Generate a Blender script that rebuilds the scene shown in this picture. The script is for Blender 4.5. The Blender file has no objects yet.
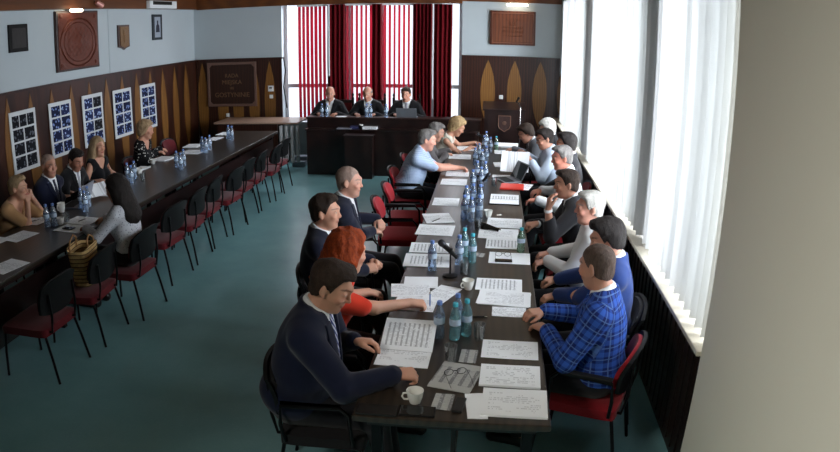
import bpy, bmesh, math, random
import numpy as np
from mathutils import Vector, Matrix
random.seed(7)
SC = bpy.context.scene
COL = SC.collection
PI = math.pi
R = math.radians

# ---------------------------------------------------------------- camera
F_PX, PITCH, YAW, ROLL, CAM_H = 673.34, 0.2927, -0.1046, 0.0085, 2.45   # a wide security camera: equidistant lens, r = f * angle
cy, sy, cp, sp = math.cos(YAW), math.sin(YAW), math.cos(PITCH), math.sin(PITCH)
FW = Vector((sy*cp, cy*cp, -sp)); RT = Vector((cy, -sy, 0)); UP = RT.cross(FW)
RT, UP = RT*math.cos(ROLL)+UP*math.sin(ROLL), -RT*math.sin(ROLL)+UP*math.cos(ROLL)
cd = bpy.data.cameras.new('camera'); cam = bpy.data.objects.new('camera', cd); COL.objects.link(cam)
M = Matrix((RT, UP, -FW)).transposed().to_4x4(); M.translation = Vector((0, 0, CAM_H)); cam.matrix_world = M
cd.sensor_width = 36; cd.sensor_fit = 'HORIZONTAL'; cd.type = 'PANO'; cyc = cd; cyc.panorama_type = 'FISHEYE_LENS_POLYNOMIAL'; cyc.fisheye_fov = PI
cyc.fisheye_polynomial_k0 = 0; cyc.fisheye_polynomial_k1 = -(840/36)/F_PX; cyc.fisheye_polynomial_k2 = 0; cyc.fisheye_polynomial_k3 = 0; cyc.fisheye_polynomial_k4 = 0
cd.clip_start = 0.02; cd.clip_end = 200
SC.camera = cam
def ray(px, py):
    x, y = px-420, py-226; r = math.hypot(x, y)+1e-9; th = r/F_PX
    return FW*math.cos(th) + (RT*x - UP*y)*(math.sin(th)/r)
def on(px, py, z=0.75):                 # where a sight line meets the level z
    d = ray(px, py); return Vector((0, 0, CAM_H)) + d*((z-CAM_H)/d.z)
def onx(px, py, x):
    d = ray(px, py); return Vector((0, 0, CAM_H)) + d*(x/d.x)
def ony(px, py, y):
    d = ray(px, py); return Vector((0, 0, CAM_H)) + d*(y/d.y)

# ---------------------------------------------------------------- object helpers
def tag(o, label=None, cat=None, group=None, kind=None):
    if label: o['label'] = label
    if cat: o['category'] = cat
    if group: o['group'] = group
    if kind: o['kind'] = kind
    return o
def thing(name, label, cat, loc=(0, 0, 0), rz=0, group=None):
    o = bpy.data.objects.new(name, None); COL.objects.link(o); o.empty_display_size = .05
    o.location = loc; o.rotation_euler = (0, 0, rz)
    return tag(o, label, cat, group)
def link(name, me, mat, parent=None, loc=None, rz=0):
    o = bpy.data.objects.new(name, me); COL.objects.link(o)
    if mat is not None:
        for m in (mat if isinstance(mat, (list, tuple)) else [mat]): me.materials.append(m)
    if parent: o.parent = parent
    if loc is not None: o.location = loc
    if rz: o.rotation_euler = (0, 0, rz)
    return o
def copy_tree(o, parent=None):
    c = o.copy(); COL.objects.link(c)
    if parent: c.parent = parent
    for ch in list(o.children): copy_tree(ch, c)
    return c
def place(o, loc, rz=0, label=None, group=None):
    o.location = loc; o.rotation_euler = (0, 0, rz)
    return tag(o, label, None, group)

class MB:
    """collects shapes into one mesh"""
    def __init__(s): s.bm = bmesh.new()
    def box(s, lo, hi, bev=0.0, rot=None, at=None):
        r = bmesh.ops.create_cube(s.bm, size=1)
        lo, hi = Vector(lo), Vector(hi); c = (lo+hi)/2; d = hi-lo
        vs = r['verts']
        for v in vs: v.co = Vector((v.co.x*d.x, v.co.y*d.y, v.co.z*d.z))
        if bev:
            es = {e for v in vs for e in v.link_edges}
            rr = bmesh.ops.bevel(s.bm, geom=list(es), offset=bev, segments=2, affect='EDGES', profile=.5)
            vs = list({v for f in rr['faces'] for v in f.verts} | {v for v in vs if v.is_valid})
        for v in vs:
            if rot is not None: v.co = rot @ v.co
            v.co += c if at is None else Vector(at)
        return s
    def tube(s, pts, r, seg=8, closed=False, cap=True):
        pts = [Vector(p) for p in pts]; n = len(pts); rings = []
        rs = r if isinstance(r, (list, tuple)) else [r]*n
        up = None
        for i, p in enumerate(pts):
            a = pts[i-1] if (i > 0 or closed) else p
            b = pts[(i+1) % n] if (i < n-1 or closed) else p
            t = (b-a).normalized()
            if up is None:
                up = Vector((0, 0, 1)) if abs(t.z) < .9 else Vector((1, 0, 0))
            x = up - t*up.dot(t); x.normalize(); y = t.cross(x); up = x
            rings.append([s.bm.verts.new(p + (x*math.cos(2*PI*k/seg) + y*math.sin(2*PI*k/seg))*rs[i]) for k in range(seg)])
        for i in range(n if closed else n-1):
            A, B = rings[i], rings[(i+1) % n]
            for k in range(seg):
                s.bm.faces.new((A[k], A[(k+1) % seg], B[(k+1) % seg], B[k]))
        if cap and not closed:
            s.bm.faces.new(rings[0][::-1]); s.bm.faces.new(rings[-1])
        return s
    def lathe(s, prof, seg=16, at=(0, 0, 0)):
        at = Vector(at); rings = []
        for (r, z) in prof:
            if r < 1e-5: rings.append([s.bm.verts.new(at+Vector((0, 0, z)))])
            else: rings.append([s.bm.verts.new(at+Vector((r*math.cos(2*PI*k/seg), r*math.sin(2*PI*k/seg), z))) for k in range(seg)])
        for A, B in zip(rings, rings[1:]):
            for k in range(seg):
                a = [A[k % len(A)], A[(k+1) % len(A)], B[(k+1) % len(B)], B[k % len(B)]]
                f = list(dict.fromkeys(a))
                if len(f) > 2: s.bm.faces.new(f)
        return s
    def prism(s, pts, ax, depth):       # polygon pts (3-D) swept by vector depth
        depth = Vector(depth)
        A = [s.bm.verts.new(Vector(p)) for p in pts]; B = [s.bm.verts.new(Vector(p)+depth) for p in pts]
        s.bm.faces.new(A[::-1]); s.bm.faces.new(B); n = len(A)
        for i in range(n): s.bm.faces.new((A[i], A[(i+1) % n], B[(i+1) % n], B[i]))
        return s
    def grid(s, fn, nu, nv, thick=0.0):  # fn(u,v)->Vector ; optional thickness along -normal z
        top = [[s.bm.verts.new(fn(i/nu, j/nv)) for j in range(nv+1)] for i in range(nu+1)]
        for i in range(nu):
            for j in range(nv): s.bm.faces.new((top[i][j], top[i+1][j], top[i+1][j+1], top[i][j+1]))
        if thick:
            t = thick if isinstance(thick, Vector) else Vector((0, 0, -thick))
            bot = [[s.bm.verts.new(v.co+t) for v in row] for row in top]
            for i in range(nu):
                for j in range(nv): s.bm.faces.new((bot[i][j], bot[i][j+1], bot[i+1][j+1], bot[i+1][j]))
            for i in range(nu):
                s.bm.faces.new((top[i][0], bot[i][0], bot[i+1][0], top[i+1][0])); s.bm.faces.new((top[i][nv], top[i+1][nv], bot[i+1][nv], bot[i][nv]))
            for j in range(nv):
                s.bm.faces.new((top[0][j], top[0][j+1], bot[0][j+1], bot[0][j])); s.bm.faces.new((top[nu][j], bot[nu][j], bot[nu][j+1], top[nu][j+1]))
        return s
    def mesh(s, name, smooth=False, angle=None):
        bmesh.ops.recalc_face_normals(s.bm, faces=s.bm.faces[:])
        if smooth:
            lim = math.cos(R(angle or 40))
            for f in s.bm.faces: f.smooth = True
            for e in s.bm.edges:
                if len(e.link_faces) == 2 and e.link_faces[0].normal.dot(e.link_faces[1].normal) < lim: e.smooth = False
        me = bpy.data.meshes.new(name); s.bm.to_mesh(me); s.bm.free(); return me
    def build(s, name, mat, parent=None, loc=None, rz=0, smooth=False, angle=None):
        return link(name, s.mesh(name, smooth, angle), mat, parent, loc, rz)

# ---------------------------------------------------------------- materials
def s2l(c): return tuple(((v/255)/12.92 if v/255 <= .04045 else ((v/255+.055)/1.055)**2.4) for v in c)
class NT:
    def __init__(s, name):
        s.m = bpy.data.materials.new(name); s.m.use_nodes = True; s.t = s.m.node_tree; s.n = s.t.nodes
        s.b = s.n['Principled BSDF']
    def node(s, ty, **kw):
        n = s.n.new(ty)
        for k, v in kw.items():
            if k.startswith('i_'):
                key = k[2:]; key = int(key) if key.isdigit() else key
                n.inputs[key].default_value = v
            else: setattr(n, k, v)
        return n
    def l(s, a, b): s.t.links.new(a, b)
    def math(s, op, a, b=None, clamp=False):
        n = s.n.new('ShaderNodeMath'); n.operation = op; n.use_clamp = clamp
        for i, v in enumerate((a, b)):
            if v is None: continue
            if isinstance(v, (int, float)): n.inputs[i].default_value = v
            else: s.l(v, n.inputs[i])
        return n.outputs[0]
    def mix(s, fac, a, b):
        n = s.n.new('ShaderNodeMix'); n.data_type = 'RGBA'
        for sock, v in ((n.inputs[0], fac), (n.inputs[6], a), (n.inputs[7], b)):
            if isinstance(v, (int, float)): sock.default_value = v
            elif isinstance(v, tuple): sock.default_value = (*v[:3], 1)
            else: s.l(v, sock)
        return n.outputs[2]
    def obj(s, scale=(1, 1, 1)):
        tc = s.n.new('ShaderNodeTexCoord'); mp = s.n.new('ShaderNodeMapping'); mp.inputs['Scale'].default_value = scale
        s.l(tc.outputs['Object'], mp.inputs['Vector']); return mp.outputs[0]
    def noise(s, vec, scale, detail=4, rough=.6):
        n = s.node('ShaderNodeTexNoise', i_Scale=scale, i_Detail=detail, i_Roughness=rough); s.l(vec, n.inputs['Vector']); return n.outputs['Fac']
    def xyz(s, vec):
        n = s.n.new('ShaderNodeSeparateXYZ'); s.l(vec, n.inputs[0]); return n.outputs
    def bump(s, h, dist=.002, st=.5):
        n = s.node('ShaderNodeBump', i_Strength=st, i_Distance=dist); s.l(h, n.inputs['Height']); s.l(n.outputs[0], s.b.inputs['Normal'])
    def base(s, c):
        if isinstance(c, tuple): s.b.inputs['Base Color'].default_value = (*c[:3], 1)
        else: s.l(c, s.b.inputs['Base Color'])
    def set(s, **kw):
        for k, v in kw.items(): s.b.inputs[k.replace('_', ' ')].default_value = v
        return s
def plain(name, rgb, rough=.5, metal=0.0, spec=.5, var=.12, scale=30, bump=0.0, **kw):
    t = NT(name); c = s2l(rgb); v = t.obj()
    n = t.noise(v, scale); t.base(t.mix(n, tuple(x*(1-var) for x in c), tuple(min(1, x*(1+var)) for x in c)))
    t.set(Roughness=rough, Metallic=metal, Specular_IOR_Level=spec, **kw)
    if bump: t.bump(n, bump)
    return t.m
def wood(name, a, b, rough=.4, scale=(3, 3, .6), spec=.5, board=None):
    t = NT(name); v = t.obj(scale); n = t.noise(v, 6, 8, .65); w = t.node('ShaderNodeTexWave', i_Scale=1.6, i_Distortion=6.0, i_Detail=3.0)
    t.l(v, w.inputs['Vector']); f = t.math('MULTIPLY', n, w.outputs['Fac'], True)
    t.base(t.mix(f, s2l(a), s2l(b))); t.set(Roughness=rough, Specular_IOR_Level=spec); t.bump(n, .0008); return t.m
def fabric(name, rgb, rough=.85, weave=700, var=.18, sheen=.15):
    t = NT(name); c = s2l(rgb); v = t.obj(); n = t.noise(v, weave, 2); m = t.noise(v, 9, 3)
    f = t.math('ADD', t.math('MULTIPLY', n, .6), t.math('MULTIPLY', m, .4))
    t.base(t.mix(f, tuple(x*(1-var) for x in c), tuple(min(1, x*(1+var)) for x in c)))
    t.set(Roughness=rough, Specular_IOR_Level=.2, Sheen_Weight=sheen); t.bump(m, .004, .35); return t.m

MT = {}
MT['wall'] = plain('wall_paint', (176, 186, 190), .8, var=.03, scale=3)
MT['pier'] = plain('pier_paint', (212, 208, 194), .8, var=.02, scale=2)
MT['ceiling'] = plain('ceiling_paint', (128, 112, 92), .9, var=.03, scale=3)
MT['white'] = plain('white_paint', (225, 228, 230), .45, var=.02)
MT['wainscot'] = wood('wainscot_veneer', (38, 17, 10), (74, 38, 24), .35, (4, 4, .5))
MT['dark_slats'] = wood('dark_slat_wood', (20, 12, 9), (38, 22, 15), .45, (4, 4, .5))
MT['inlay'] = wood('inlay_veneer', (112, 74, 32), (150, 106, 50), .4, (5, 5, .6))
MT['beam'] = wood('beam_wood', (84, 44, 14), (120, 68, 24), .5, (.5, .5, 4))
MT['desk'] = wood('desk_veneer', (26, 15, 14), (44, 26, 22), .3, (.6, 2, 3))
MT['table'] = wood('table_laminate', (38, 31, 25), (64, 53, 42), .3, (4, .4, 4), .5)
MT['black'] = plain('black_plastic', (11, 11, 12), .55, spec=.25)
MT['blackmetal'] = plain('black_metal', (14, 14, 16), .35, .6)
MT['chrome'] = plain('brushed_steel', (190, 192, 195), .25, 1.0)
MT['redfab'] = fabric('red_upholstery', (148, 26, 36))
MT['dkred'] = fabric('dark_red_upholstery', (96, 22, 26))
MT['tin'] = plain('radiator_enamel', (200, 200, 200), .4)
MT['blackfab'] = fabric('black_upholstery', (22, 20, 22))
def floor_mat():
    t = NT('teal_linoleum'); v = t.obj(); n = t.noise(v, 2.2, 6, .65); f = t.noise(v, 60, 3)
    k = t.math('ADD', t.math('MULTIPLY', n, .7), t.math('MULTIPLY', f, .3))
    t.base(t.mix(k, s2l((104, 154, 160)), s2l((146, 196, 200)))); t.set(Roughness=.27, Specular_IOR_Level=.5); t.bump(f, .0006, .3); return t.m
MT['floor'] = floor_mat()
def glassy(name, rgb, haze=.16, rough=.04, edge=.5):
    t = NT(name); c = s2l(rgb); tr = t.node('ShaderNodeBsdfTransparent'); tr.inputs[0].default_value = (*c, 1); gl = t.node('ShaderNodeBsdfGlossy', i_Roughness=rough)
    t.base(tuple(min(1, x*1.05) for x in c)); t.set(Roughness=.3); lw = t.node('ShaderNodeLayerWeight', i_Blend=edge)
    m1 = t.node('ShaderNodeMixShader', i_0=haze); t.l(tr.outputs[0], m1.inputs[1]); t.l(t.b.outputs[0], m1.inputs[2])
    m2 = t.node('ShaderNodeMixShader'); t.l(t.math('MULTIPLY', lw.outputs['Fresnel'], .8, True), m2.inputs[0]); t.l(m1.outputs[0], m2.inputs[1]); t.l(gl.outputs[0], m2.inputs[2]); t.l(m2.outputs[0], t.n['Material Output'].inputs[0]); return t.m
MT['bottle_blue'] = glassy('blue_bottle_plastic', (206, 226, 250), .2)
MT['bottle_teal'] = glassy('teal_bottle_plastic', (176, 230, 238), .2)
MT['bottle_green'] = glassy('green_bottle_plastic', (196, 232, 210), .15)
MT['glass'] = glassy('drinking_glass', (244, 248, 250), .05, .02)
MT['cap_blue'] = plain('blue_cap', (96, 130, 196), .4)
MT['cap_teal'] = plain('teal_cap', (60, 170, 190), .4)
MT['blabel'] = plain('bottle_label', (176, 196, 228), .5, var=.5, scale=40)
MT['china'] = plain('white_china', (228, 228, 222), .2, var=.02)
MT['coffee'] = plain('coffee', (48, 28, 16), .1)
def pane_mat():
    t = NT('window_glass'); tr = t.node('ShaderNodeBsdfTransparent'); tr.inputs[0].default_value = (.97, .98, 1, 1); gl = t.node('ShaderNodeBsdfGlossy', i_Roughness=.02)
    mx = t.node('ShaderNodeMixShader', i_0=.04); t.l(tr.outputs[0], mx.inputs[1]); t.l(gl.outputs[0], mx.inputs[2]); t.l(mx.outputs[0], t.n['Material Output'].inputs[0]); return t.m
MT['pane'] = pane_mat()
def slat_mat(name, rgb, trans=.5, tint=1.0):
    t = NT(name); c = s2l(rgb); v = t.obj((60, 60, 2)); n = t.noise(v, 3)
    t.base(t.mix(n, tuple(x*.94 for x in c), c)); t.set(Roughness=.8, Specular_IOR_Level=.1)
    tr = t.node('ShaderNodeBsdfTranslucent'); tr.inputs[0].default_value = (*[x*tint for x in c], 1)
    mx = t.node('ShaderNodeMixShader', i_0=trans); out = t.n['Material Output']
    t.l(t.b.outputs[0], mx.inputs[1]); t.l(tr.outputs[0], mx.inputs[2]); t.l(mx.outputs[0], out.inputs[0]); return t.m
MT['slat'] = slat_mat('white_blind_fabric', (206, 207, 205), .10, .5)
MT['redslat'] = slat_mat('red_blind_fabric', (168, 30, 50), .4)
MT['drape'] = slat_mat('dark_red_drape', (100, 16, 24), .15)
def paper_mat(name, lines=26, cols=1, ink=.5, tint=(244, 247, 250), seed=0, chart=False):
    """printed sheet: rows of words along x inside a margin (object coordinates, metres)"""
    t = NT(name); o = t.obj(); x, y, z = t.xyz(o)[0:3]
    ly = t.math('MULTIPLY', y, lines/.2); fr = t.math('FRACT', ly); row = t.math('FLOOR', ly)
    ink_row = t.math('GREATER_THAN', fr, .45)
    cv = t.n.new('ShaderNodeCombineXYZ'); t.l(t.math('MULTIPLY', x, 90.0), cv.inputs[0]); t.l(t.math('MULTIPLY', row, 7.31), cv.inputs[1]); cv.inputs[2].default_value = seed*3.7
    w = t.noise(cv.outputs[0], 1.0, 1); word = t.math('GREATER_THAN', w, .47)
    cv2 = t.n.new('ShaderNodeCombineXYZ'); t.l(t.math('MULTIPLY', x, 9.0), cv2.inputs[0]); t.l(t.math('MULTIPLY', row, .35), cv2.inputs[1]); cv2.inputs[2].default_value = seed*1.3+.5
    para = t.math('GREATER_THAN', t.noise(cv2.outputs[0], 1.0, 1), .46)
    mx = t.math('LESS_THAN', t.math('ABSOLUTE', x), .125); my = t.math('LESS_THAN', t.math('ABSOLUTE', y), .088)
    f = ink_row
    for q in (word, para, mx, my): f = t.math('MULTIPLY', f, q)
    if cols > 1:
        bar = t.math('GREATER_THAN', t.math('FRACT', t.math('MULTIPLY', x, cols/.25)), .62)
        f = t.math('MAXIMUM', t.math('MULTIPLY', f, .5), t.math('MULTIPLY', t.math('MULTIPLY', bar, my), t.math('MULTIPLY', mx, t.math('GREATER_THAN', w, .36))))
    f = t.math('MULTIPLY', f, ink)
    t.base(t.mix(f, s2l(tint), (.03, .03, .05))); t.set(Roughness=.7, Specular_IOR_Level=.2); return t.m
MT['p_text'] = [paper_mat('printed_text_page', 24, 1, .42, seed=i) for i in range(4)]
MT['p_cols'] = [paper_mat('printed_table_page', 22, 9, .5, seed=i+5) for i in range(2)]
MT['p_news'] = paper_mat('newsprint', 44, 5, .55, (176, 176, 172), 9)
MT['p_blank'] = plain('blank_paper', (244, 247, 250), .7, var=.02)
MT['p_light'] = [paper_mat('sparse_printed_page', 12, 1, .3, seed=i+20) for i in range(2)]
# ---------------------------------------------------------------- figures: one continuous surface grown from rounded limbs
def V(*a): return np.array(a, dtype=np.float64)
def nrm(v): return v/np.linalg.norm(v)
class Grid:
    def __init__(s, lo, hi, h):
        s.h = h; s.lo = np.array(lo); n = np.ceil((np.array(hi)-s.lo)/h).astype(int)+1
        s.ax = [s.lo[i]+h*np.arange(n[i]) for i in range(3)]
        s.F = np.full(n, 1.0, np.float32)
    def sl(s, lo, hi):
        out = []
        for i in range(3):
            a = max(0, int((lo[i]-s.lo[i])/s.h)); b = min(len(s.ax[i]), int((hi[i]-s.lo[i])/s.h)+2)
            if b <= a: return None
            out.append(slice(a, b))
        return tuple(out)
    def pts(s, sl):
        X, Y, Z = (s.ax[i][sl[i]].astype(np.float32) for i in range(3))
        return X[:, None, None], Y[None, :, None], Z[None, None, :]
    def add(s, p, e=0.0):
        kind = p[0]; k = p[-1]; m = abs(k)+.03
        if kind == 'c':
            _, a, b, ra, rb, _ = p; r = max(ra, rb)+e+m
            sl = s.sl(np.minimum(a, b)-r, np.maximum(a, b)+r)
            if sl is None: return
            X, Y, Z = s.pts(sl); d = b-a; L = float(d@d)+1e-12
            t = np.clip(((X-a[0])*d[0]+(Y-a[1])*d[1]+(Z-a[2])*d[2])/L, 0, 1)
            D = np.sqrt((X-a[0]-t*d[0])**2+(Y-a[1]-t*d[1])**2+(Z-a[2]-t*d[2])**2)-(ra+(rb-ra)*t)-e
        else:
            _, c, A, rad, _ = p; rr = np.array(rad)+e; r = rr.max()+m
            sl = s.sl(c-r, c+r)
            if sl is None: return
            X, Y, Z = s.pts(sl); q1 = 0; q2 = 0
            for i in range(3):
                u = (X-c[0])*A[i][0]+(Y-c[1])*A[i][1]+(Z-c[2])*A[i][2]
                q1 = q1+(u/rr[i])**2; q2 = q2+(u/rr[i]**2)**2
            k0 = np.sqrt(q1); D = k0*(k0-1)/np.sqrt(q2+1e-9)
        G = s.F[sl]
        if k < 0:                       # carve
            kk = -k; D = -D; hh = np.clip(.5-.5*(G-D)/kk, 0, 1); G[...] = G+(D-G)*hh+kk*hh*(1-hh)
        else:
            hh = np.clip(.5+.5*(D-G)/k, 0, 1); G[...] = D+(G-D)*hh-k*hh*(1-hh)
    def frame(s, O, A):
        X, Y, Z = s.pts((slice(None),)*3)
        return [(X-O[0])*A[i][0]+(Y-O[1])*A[i][1]+(Z-O[2])*A[i][2] for i in range(3)]
    def keep(s, D): np.maximum(s.F, D, out=s.F)
def nets(g):
    F, h = g.F, g.h
    F[0], F[-1] = 1, 1; F[:, 0], F[:, -1] = 1, 1; F[:, :, 0], F[:, :, -1] = 1, 1
    S = F < 0; c = None; al = None
    offs = [(i, j, k) for i in (0, 1) for j in (0, 1) for k in (0, 1)]
    n = np.array(F.shape)-1
    def cut(A, o): return A[o[0]:o[0]+n[0], o[1]:o[1]+n[1], o[2]:o[2]+n[2]]
    an = np.zeros(n, bool); al = np.ones(n, bool)
    for o in offs: an |= cut(S, o); al &= cut(S, o)
    idx = np.argwhere(an & ~al)
    if not len(idx): return None
    val = np.stack([F[idx[:, 0]+o[0], idx[:, 1]+o[1], idx[:, 2]+o[2]] for o in offs], 1)
    P = np.zeros((len(idx), 3)); C = np.zeros(len(idx))
    for a in range(8):
        for b in range(a+1, 8):
            oa, ob = np.array(offs[a]), np.array(offs[b])
            if abs(oa-ob).sum() != 1: continue
            va, vb = val[:, a], val[:, b]; m = (va < 0) != (vb < 0)
            t = np.where(m, va/np.where(m, va-vb, 1), 0)
            P += np.where(m[:, None], oa+(ob-oa)*t[:, None], 0); C += m
    P = (idx+P/C[:, None])*h+g.lo
    id_ = np.full(n, -1, np.int32); id_[idx[:, 0], idx[:, 1], idx[:, 2]] = np.arange(len(idx))
    quads = []
    for ax in range(3):
        u, v = (ax+1) % 3, (ax+2) % 3
        sa = [slice(None)]*3; sb = [slice(None)]*3; sa[ax] = slice(0, -1); sb[ax] = slice(1, None)
        A, B = S[tuple(sa)], S[tuple(sb)]
        e = np.argwhere(A != B)
        if not len(e): continue
        e = e[(e[:, u] > 0) & (e[:, v] > 0) & (e[:, u] < n[u]) & (e[:, v] < n[v])]
        fl = A[e[:, 0], e[:, 1], e[:, 2]]
        q = []
        for du, dv in ((1, 1), (0, 1), (0, 0), (1, 0)):
            w = e.copy(); w[:, u] -= du; w[:, v] -= dv; q.append(id_[w[:, 0], w[:, 1], w[:, 2]])
        q = np.stack(q, 1); q[~fl] = q[~fl][:, ::-1]; quads.append(q)
    return P, np.concatenate(quads)
def np_mesh(name, P, Q, O):
    me = bpy.data.meshes.new(name); me.vertices.add(len(P)); me.vertices.foreach_set('co', (P-O).astype(np.float32).ravel())
    me.loops.add(len(Q)*4); me.loops.foreach_set('vertex_index', Q.astype(np.int32).ravel())
    me.polygons.add(len(Q)); me.polygons.foreach_set('loop_start', np.arange(0, len(Q)*4, 4, dtype=np.int32))
    me.polygons.foreach_set('use_smooth', np.ones(len(Q), bool)); me.update(calc_edges=True); me.validate(); return me
_rng = np.random.RandomState(3)
_ND = _rng.randn(14, 3); _NP = _rng.rand(14)*6.28
def wob(X, Y, Z, f):
    o = 0
    for d, p in zip(_ND, _NP): o = o+np.sin((X*d[0]+Y*d[1]+Z*d[2])*f+p)
    return o/7

def skin_mat():
    t = NT('skin'); a = t.node('ShaderNodeAttribute', attribute_name='tint'); v = t.obj(); n = t.noise(v, 60, 3)
    t.base(t.mix(t.math('MULTIPLY', n, .25), a.outputs['Color'], s2l((170, 100, 80)))); t.set(Roughness=.5, Specular_IOR_Level=.35, Subsurface_Weight=.08, Subsurface_Scale=.02)
    t.bump(n, .001, .2); return t.m
MT['skin'] = skin_mat()
def hair_mat(name, a, b):
    t = NT(name); v = t.obj((1, 1, .3)); n = t.math('ADD', t.math('MULTIPLY', t.noise(v, 170, 4, .7), .55), t.math('MULTIPLY', t.noise(v, 38, 3, .6), .45)); n = t.math('MULTIPLY', t.math('SUBTRACT', n, .32), 2.8, True); t.base(t.mix(n, s2l(a), s2l(b))); t.set(Roughness=.6, Specular_IOR_Level=.22); t.bump(n, .006, .8); return t.m
def plaid_mat():
    t = NT('blue_plaid_wool'); at_ = t.node('ShaderNodeAttribute', attribute_name='weave'); h, z = t.xyz(at_.outputs['Vector'])[0:2]
    def band(s, per, w, ph=0.0): return t.math('LESS_THAN', t.math('FRACT', t.math('ADD', t.math('DIVIDE', s, per), ph)), w)
    a = t.math('MULTIPLY', t.math('ADD', band(h, .07, .42), band(z, .07, .42)), .5)
    c = t.mix(a, s2l((22, 38, 98)), s2l((48, 88, 176)))
    f = t.math('MAXIMUM', band(h, .07, .09, .3), band(z, .07, .09, .3)); c = t.mix(t.math('MULTIPLY', f, .3), c, s2l((126, 164, 222)))
    t.base(c); t.set(Roughness=.85, Specular_IOR_Level=.2); t.bump(t.noise(t.obj(), 500, 2), .001, .3); return t.m
def spot_mat(name, bg, fg, scale, thr):
    t = NT(name); v = t.obj(); vo = t.node('ShaderNodeTexVoronoi', i_Scale=scale); t.l(v, vo.inputs['Vector'])
    n = t.noise(v, scale*.9, 2); f = t.math('LESS_THAN', t.math('ADD', vo.outputs['Distance'], t.math('MULTIPLY', n, .3)), thr)
    t.base(t.mix(f, s2l(bg), s2l(fg))); t.set(Roughness=.8, Specular_IOR_Level=.2); return t.m
def check_mat(name, a, b, per):
    t = NT(name); x, y, z = t.xyz(t.obj())[0:3]
    def band(s): return t.math('LESS_THAN', t.math('FRACT', t.math('DIVIDE', s, per)), .35)
    f = t.math('MULTIPLY', t.math('ADD', band(t.math('ADD', x, y)), band(z)), .5); t.base(t.mix(f, s2l(a), s2l(b))); t.set(Roughness=.8, Specular_IOR_Level=.2); return t.m
def stripe_mat(name, a, b, per):
    t = NT(name); x, y, z = t.xyz(t.obj())[0:3]; s = t.math('ADD', t.math('ADD', x, y), t.math('MULTIPLY', z, .8))
    f = t.math('LESS_THAN', t.math('FRACT', t.math('DIVIDE', s, per)), .45); t.base(t.mix(f, s2l(a), s2l(b))); t.set(Roughness=.6); return t.m
HAIR = dict(cropped=hair_mat('cropped_brown_hair', (58, 46, 40), (104, 86, 76)), stubble=hair_mat('grey_stubble', (138, 114, 102), (176, 152, 140)), brown=hair_mat('brown_hair', (30, 22, 17), (66, 50, 40)), dark=hair_mat('dark_hair', (16, 14, 13), (46, 39, 36)), grey=hair_mat('grey_hair', (84, 80, 78), (150, 146, 142)),
            white=hair_mat('white_hair', (150, 148, 142), (215, 212, 204)), blonde=hair_mat('blonde_hair', (138, 106, 68), (214, 186, 140)), red=hair_mat('red_hair', (88, 26, 8), (196, 84, 34)), fair=hair_mat('fair_hair', (120, 98, 72), (186, 158, 122)))
CL = dict(navy=fabric('navy_suit_wool', (13, 19, 43)), dknavy=fabric('dark_navy_suit_wool', (17, 21, 40)), black=fabric('black_suit_wool', (15, 15, 19)), charcoal=fabric('charcoal_suit_wool', (42, 42, 46)),
          blue=fabric('blue_suit_wool', (36, 58, 112)), grey=fabric('grey_suit_wool', (92, 94, 100)), white=fabric('white_shirt_cotton', (222, 224, 226), var=.04), pale=fabric('pale_blue_shirt_cotton', (198, 212, 230), var=.05),
          red=fabric('coral_red_top', (224, 62, 40), var=.06), cream=fabric('cream_top', (214, 208, 192), var=.05), beige=fabric('beige_top', (170, 130, 90)), trouser=fabric('dark_trouser_cloth', (18, 18, 23)),
          shoe=plain('black_shoe_leather', (12, 11, 11), .35), plaid=plaid_mat(), check=check_mat('light_blue_check_cotton', (190, 206, 228), (128, 154, 196), .018), floral=spot_mat('black_and_white_floral_print', (16, 16, 18), (206, 202, 196), 26, .38),
          print_=spot_mat('white_blouse_with_grey_print', (196, 198, 204), (110, 116, 130), 60, .4), tie_dark=fabric('dark_tie_silk', (22, 26, 48), .5), tie_stripe=stripe_mat('striped_tie_silk', (38, 54, 120), (196, 200, 214), .03), tie_light=fabric('silver_tie_silk', (150, 152, 160), .5),
          olive=fabric('grey_brown_shirt', (96, 92, 92)))
COST = []
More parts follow.
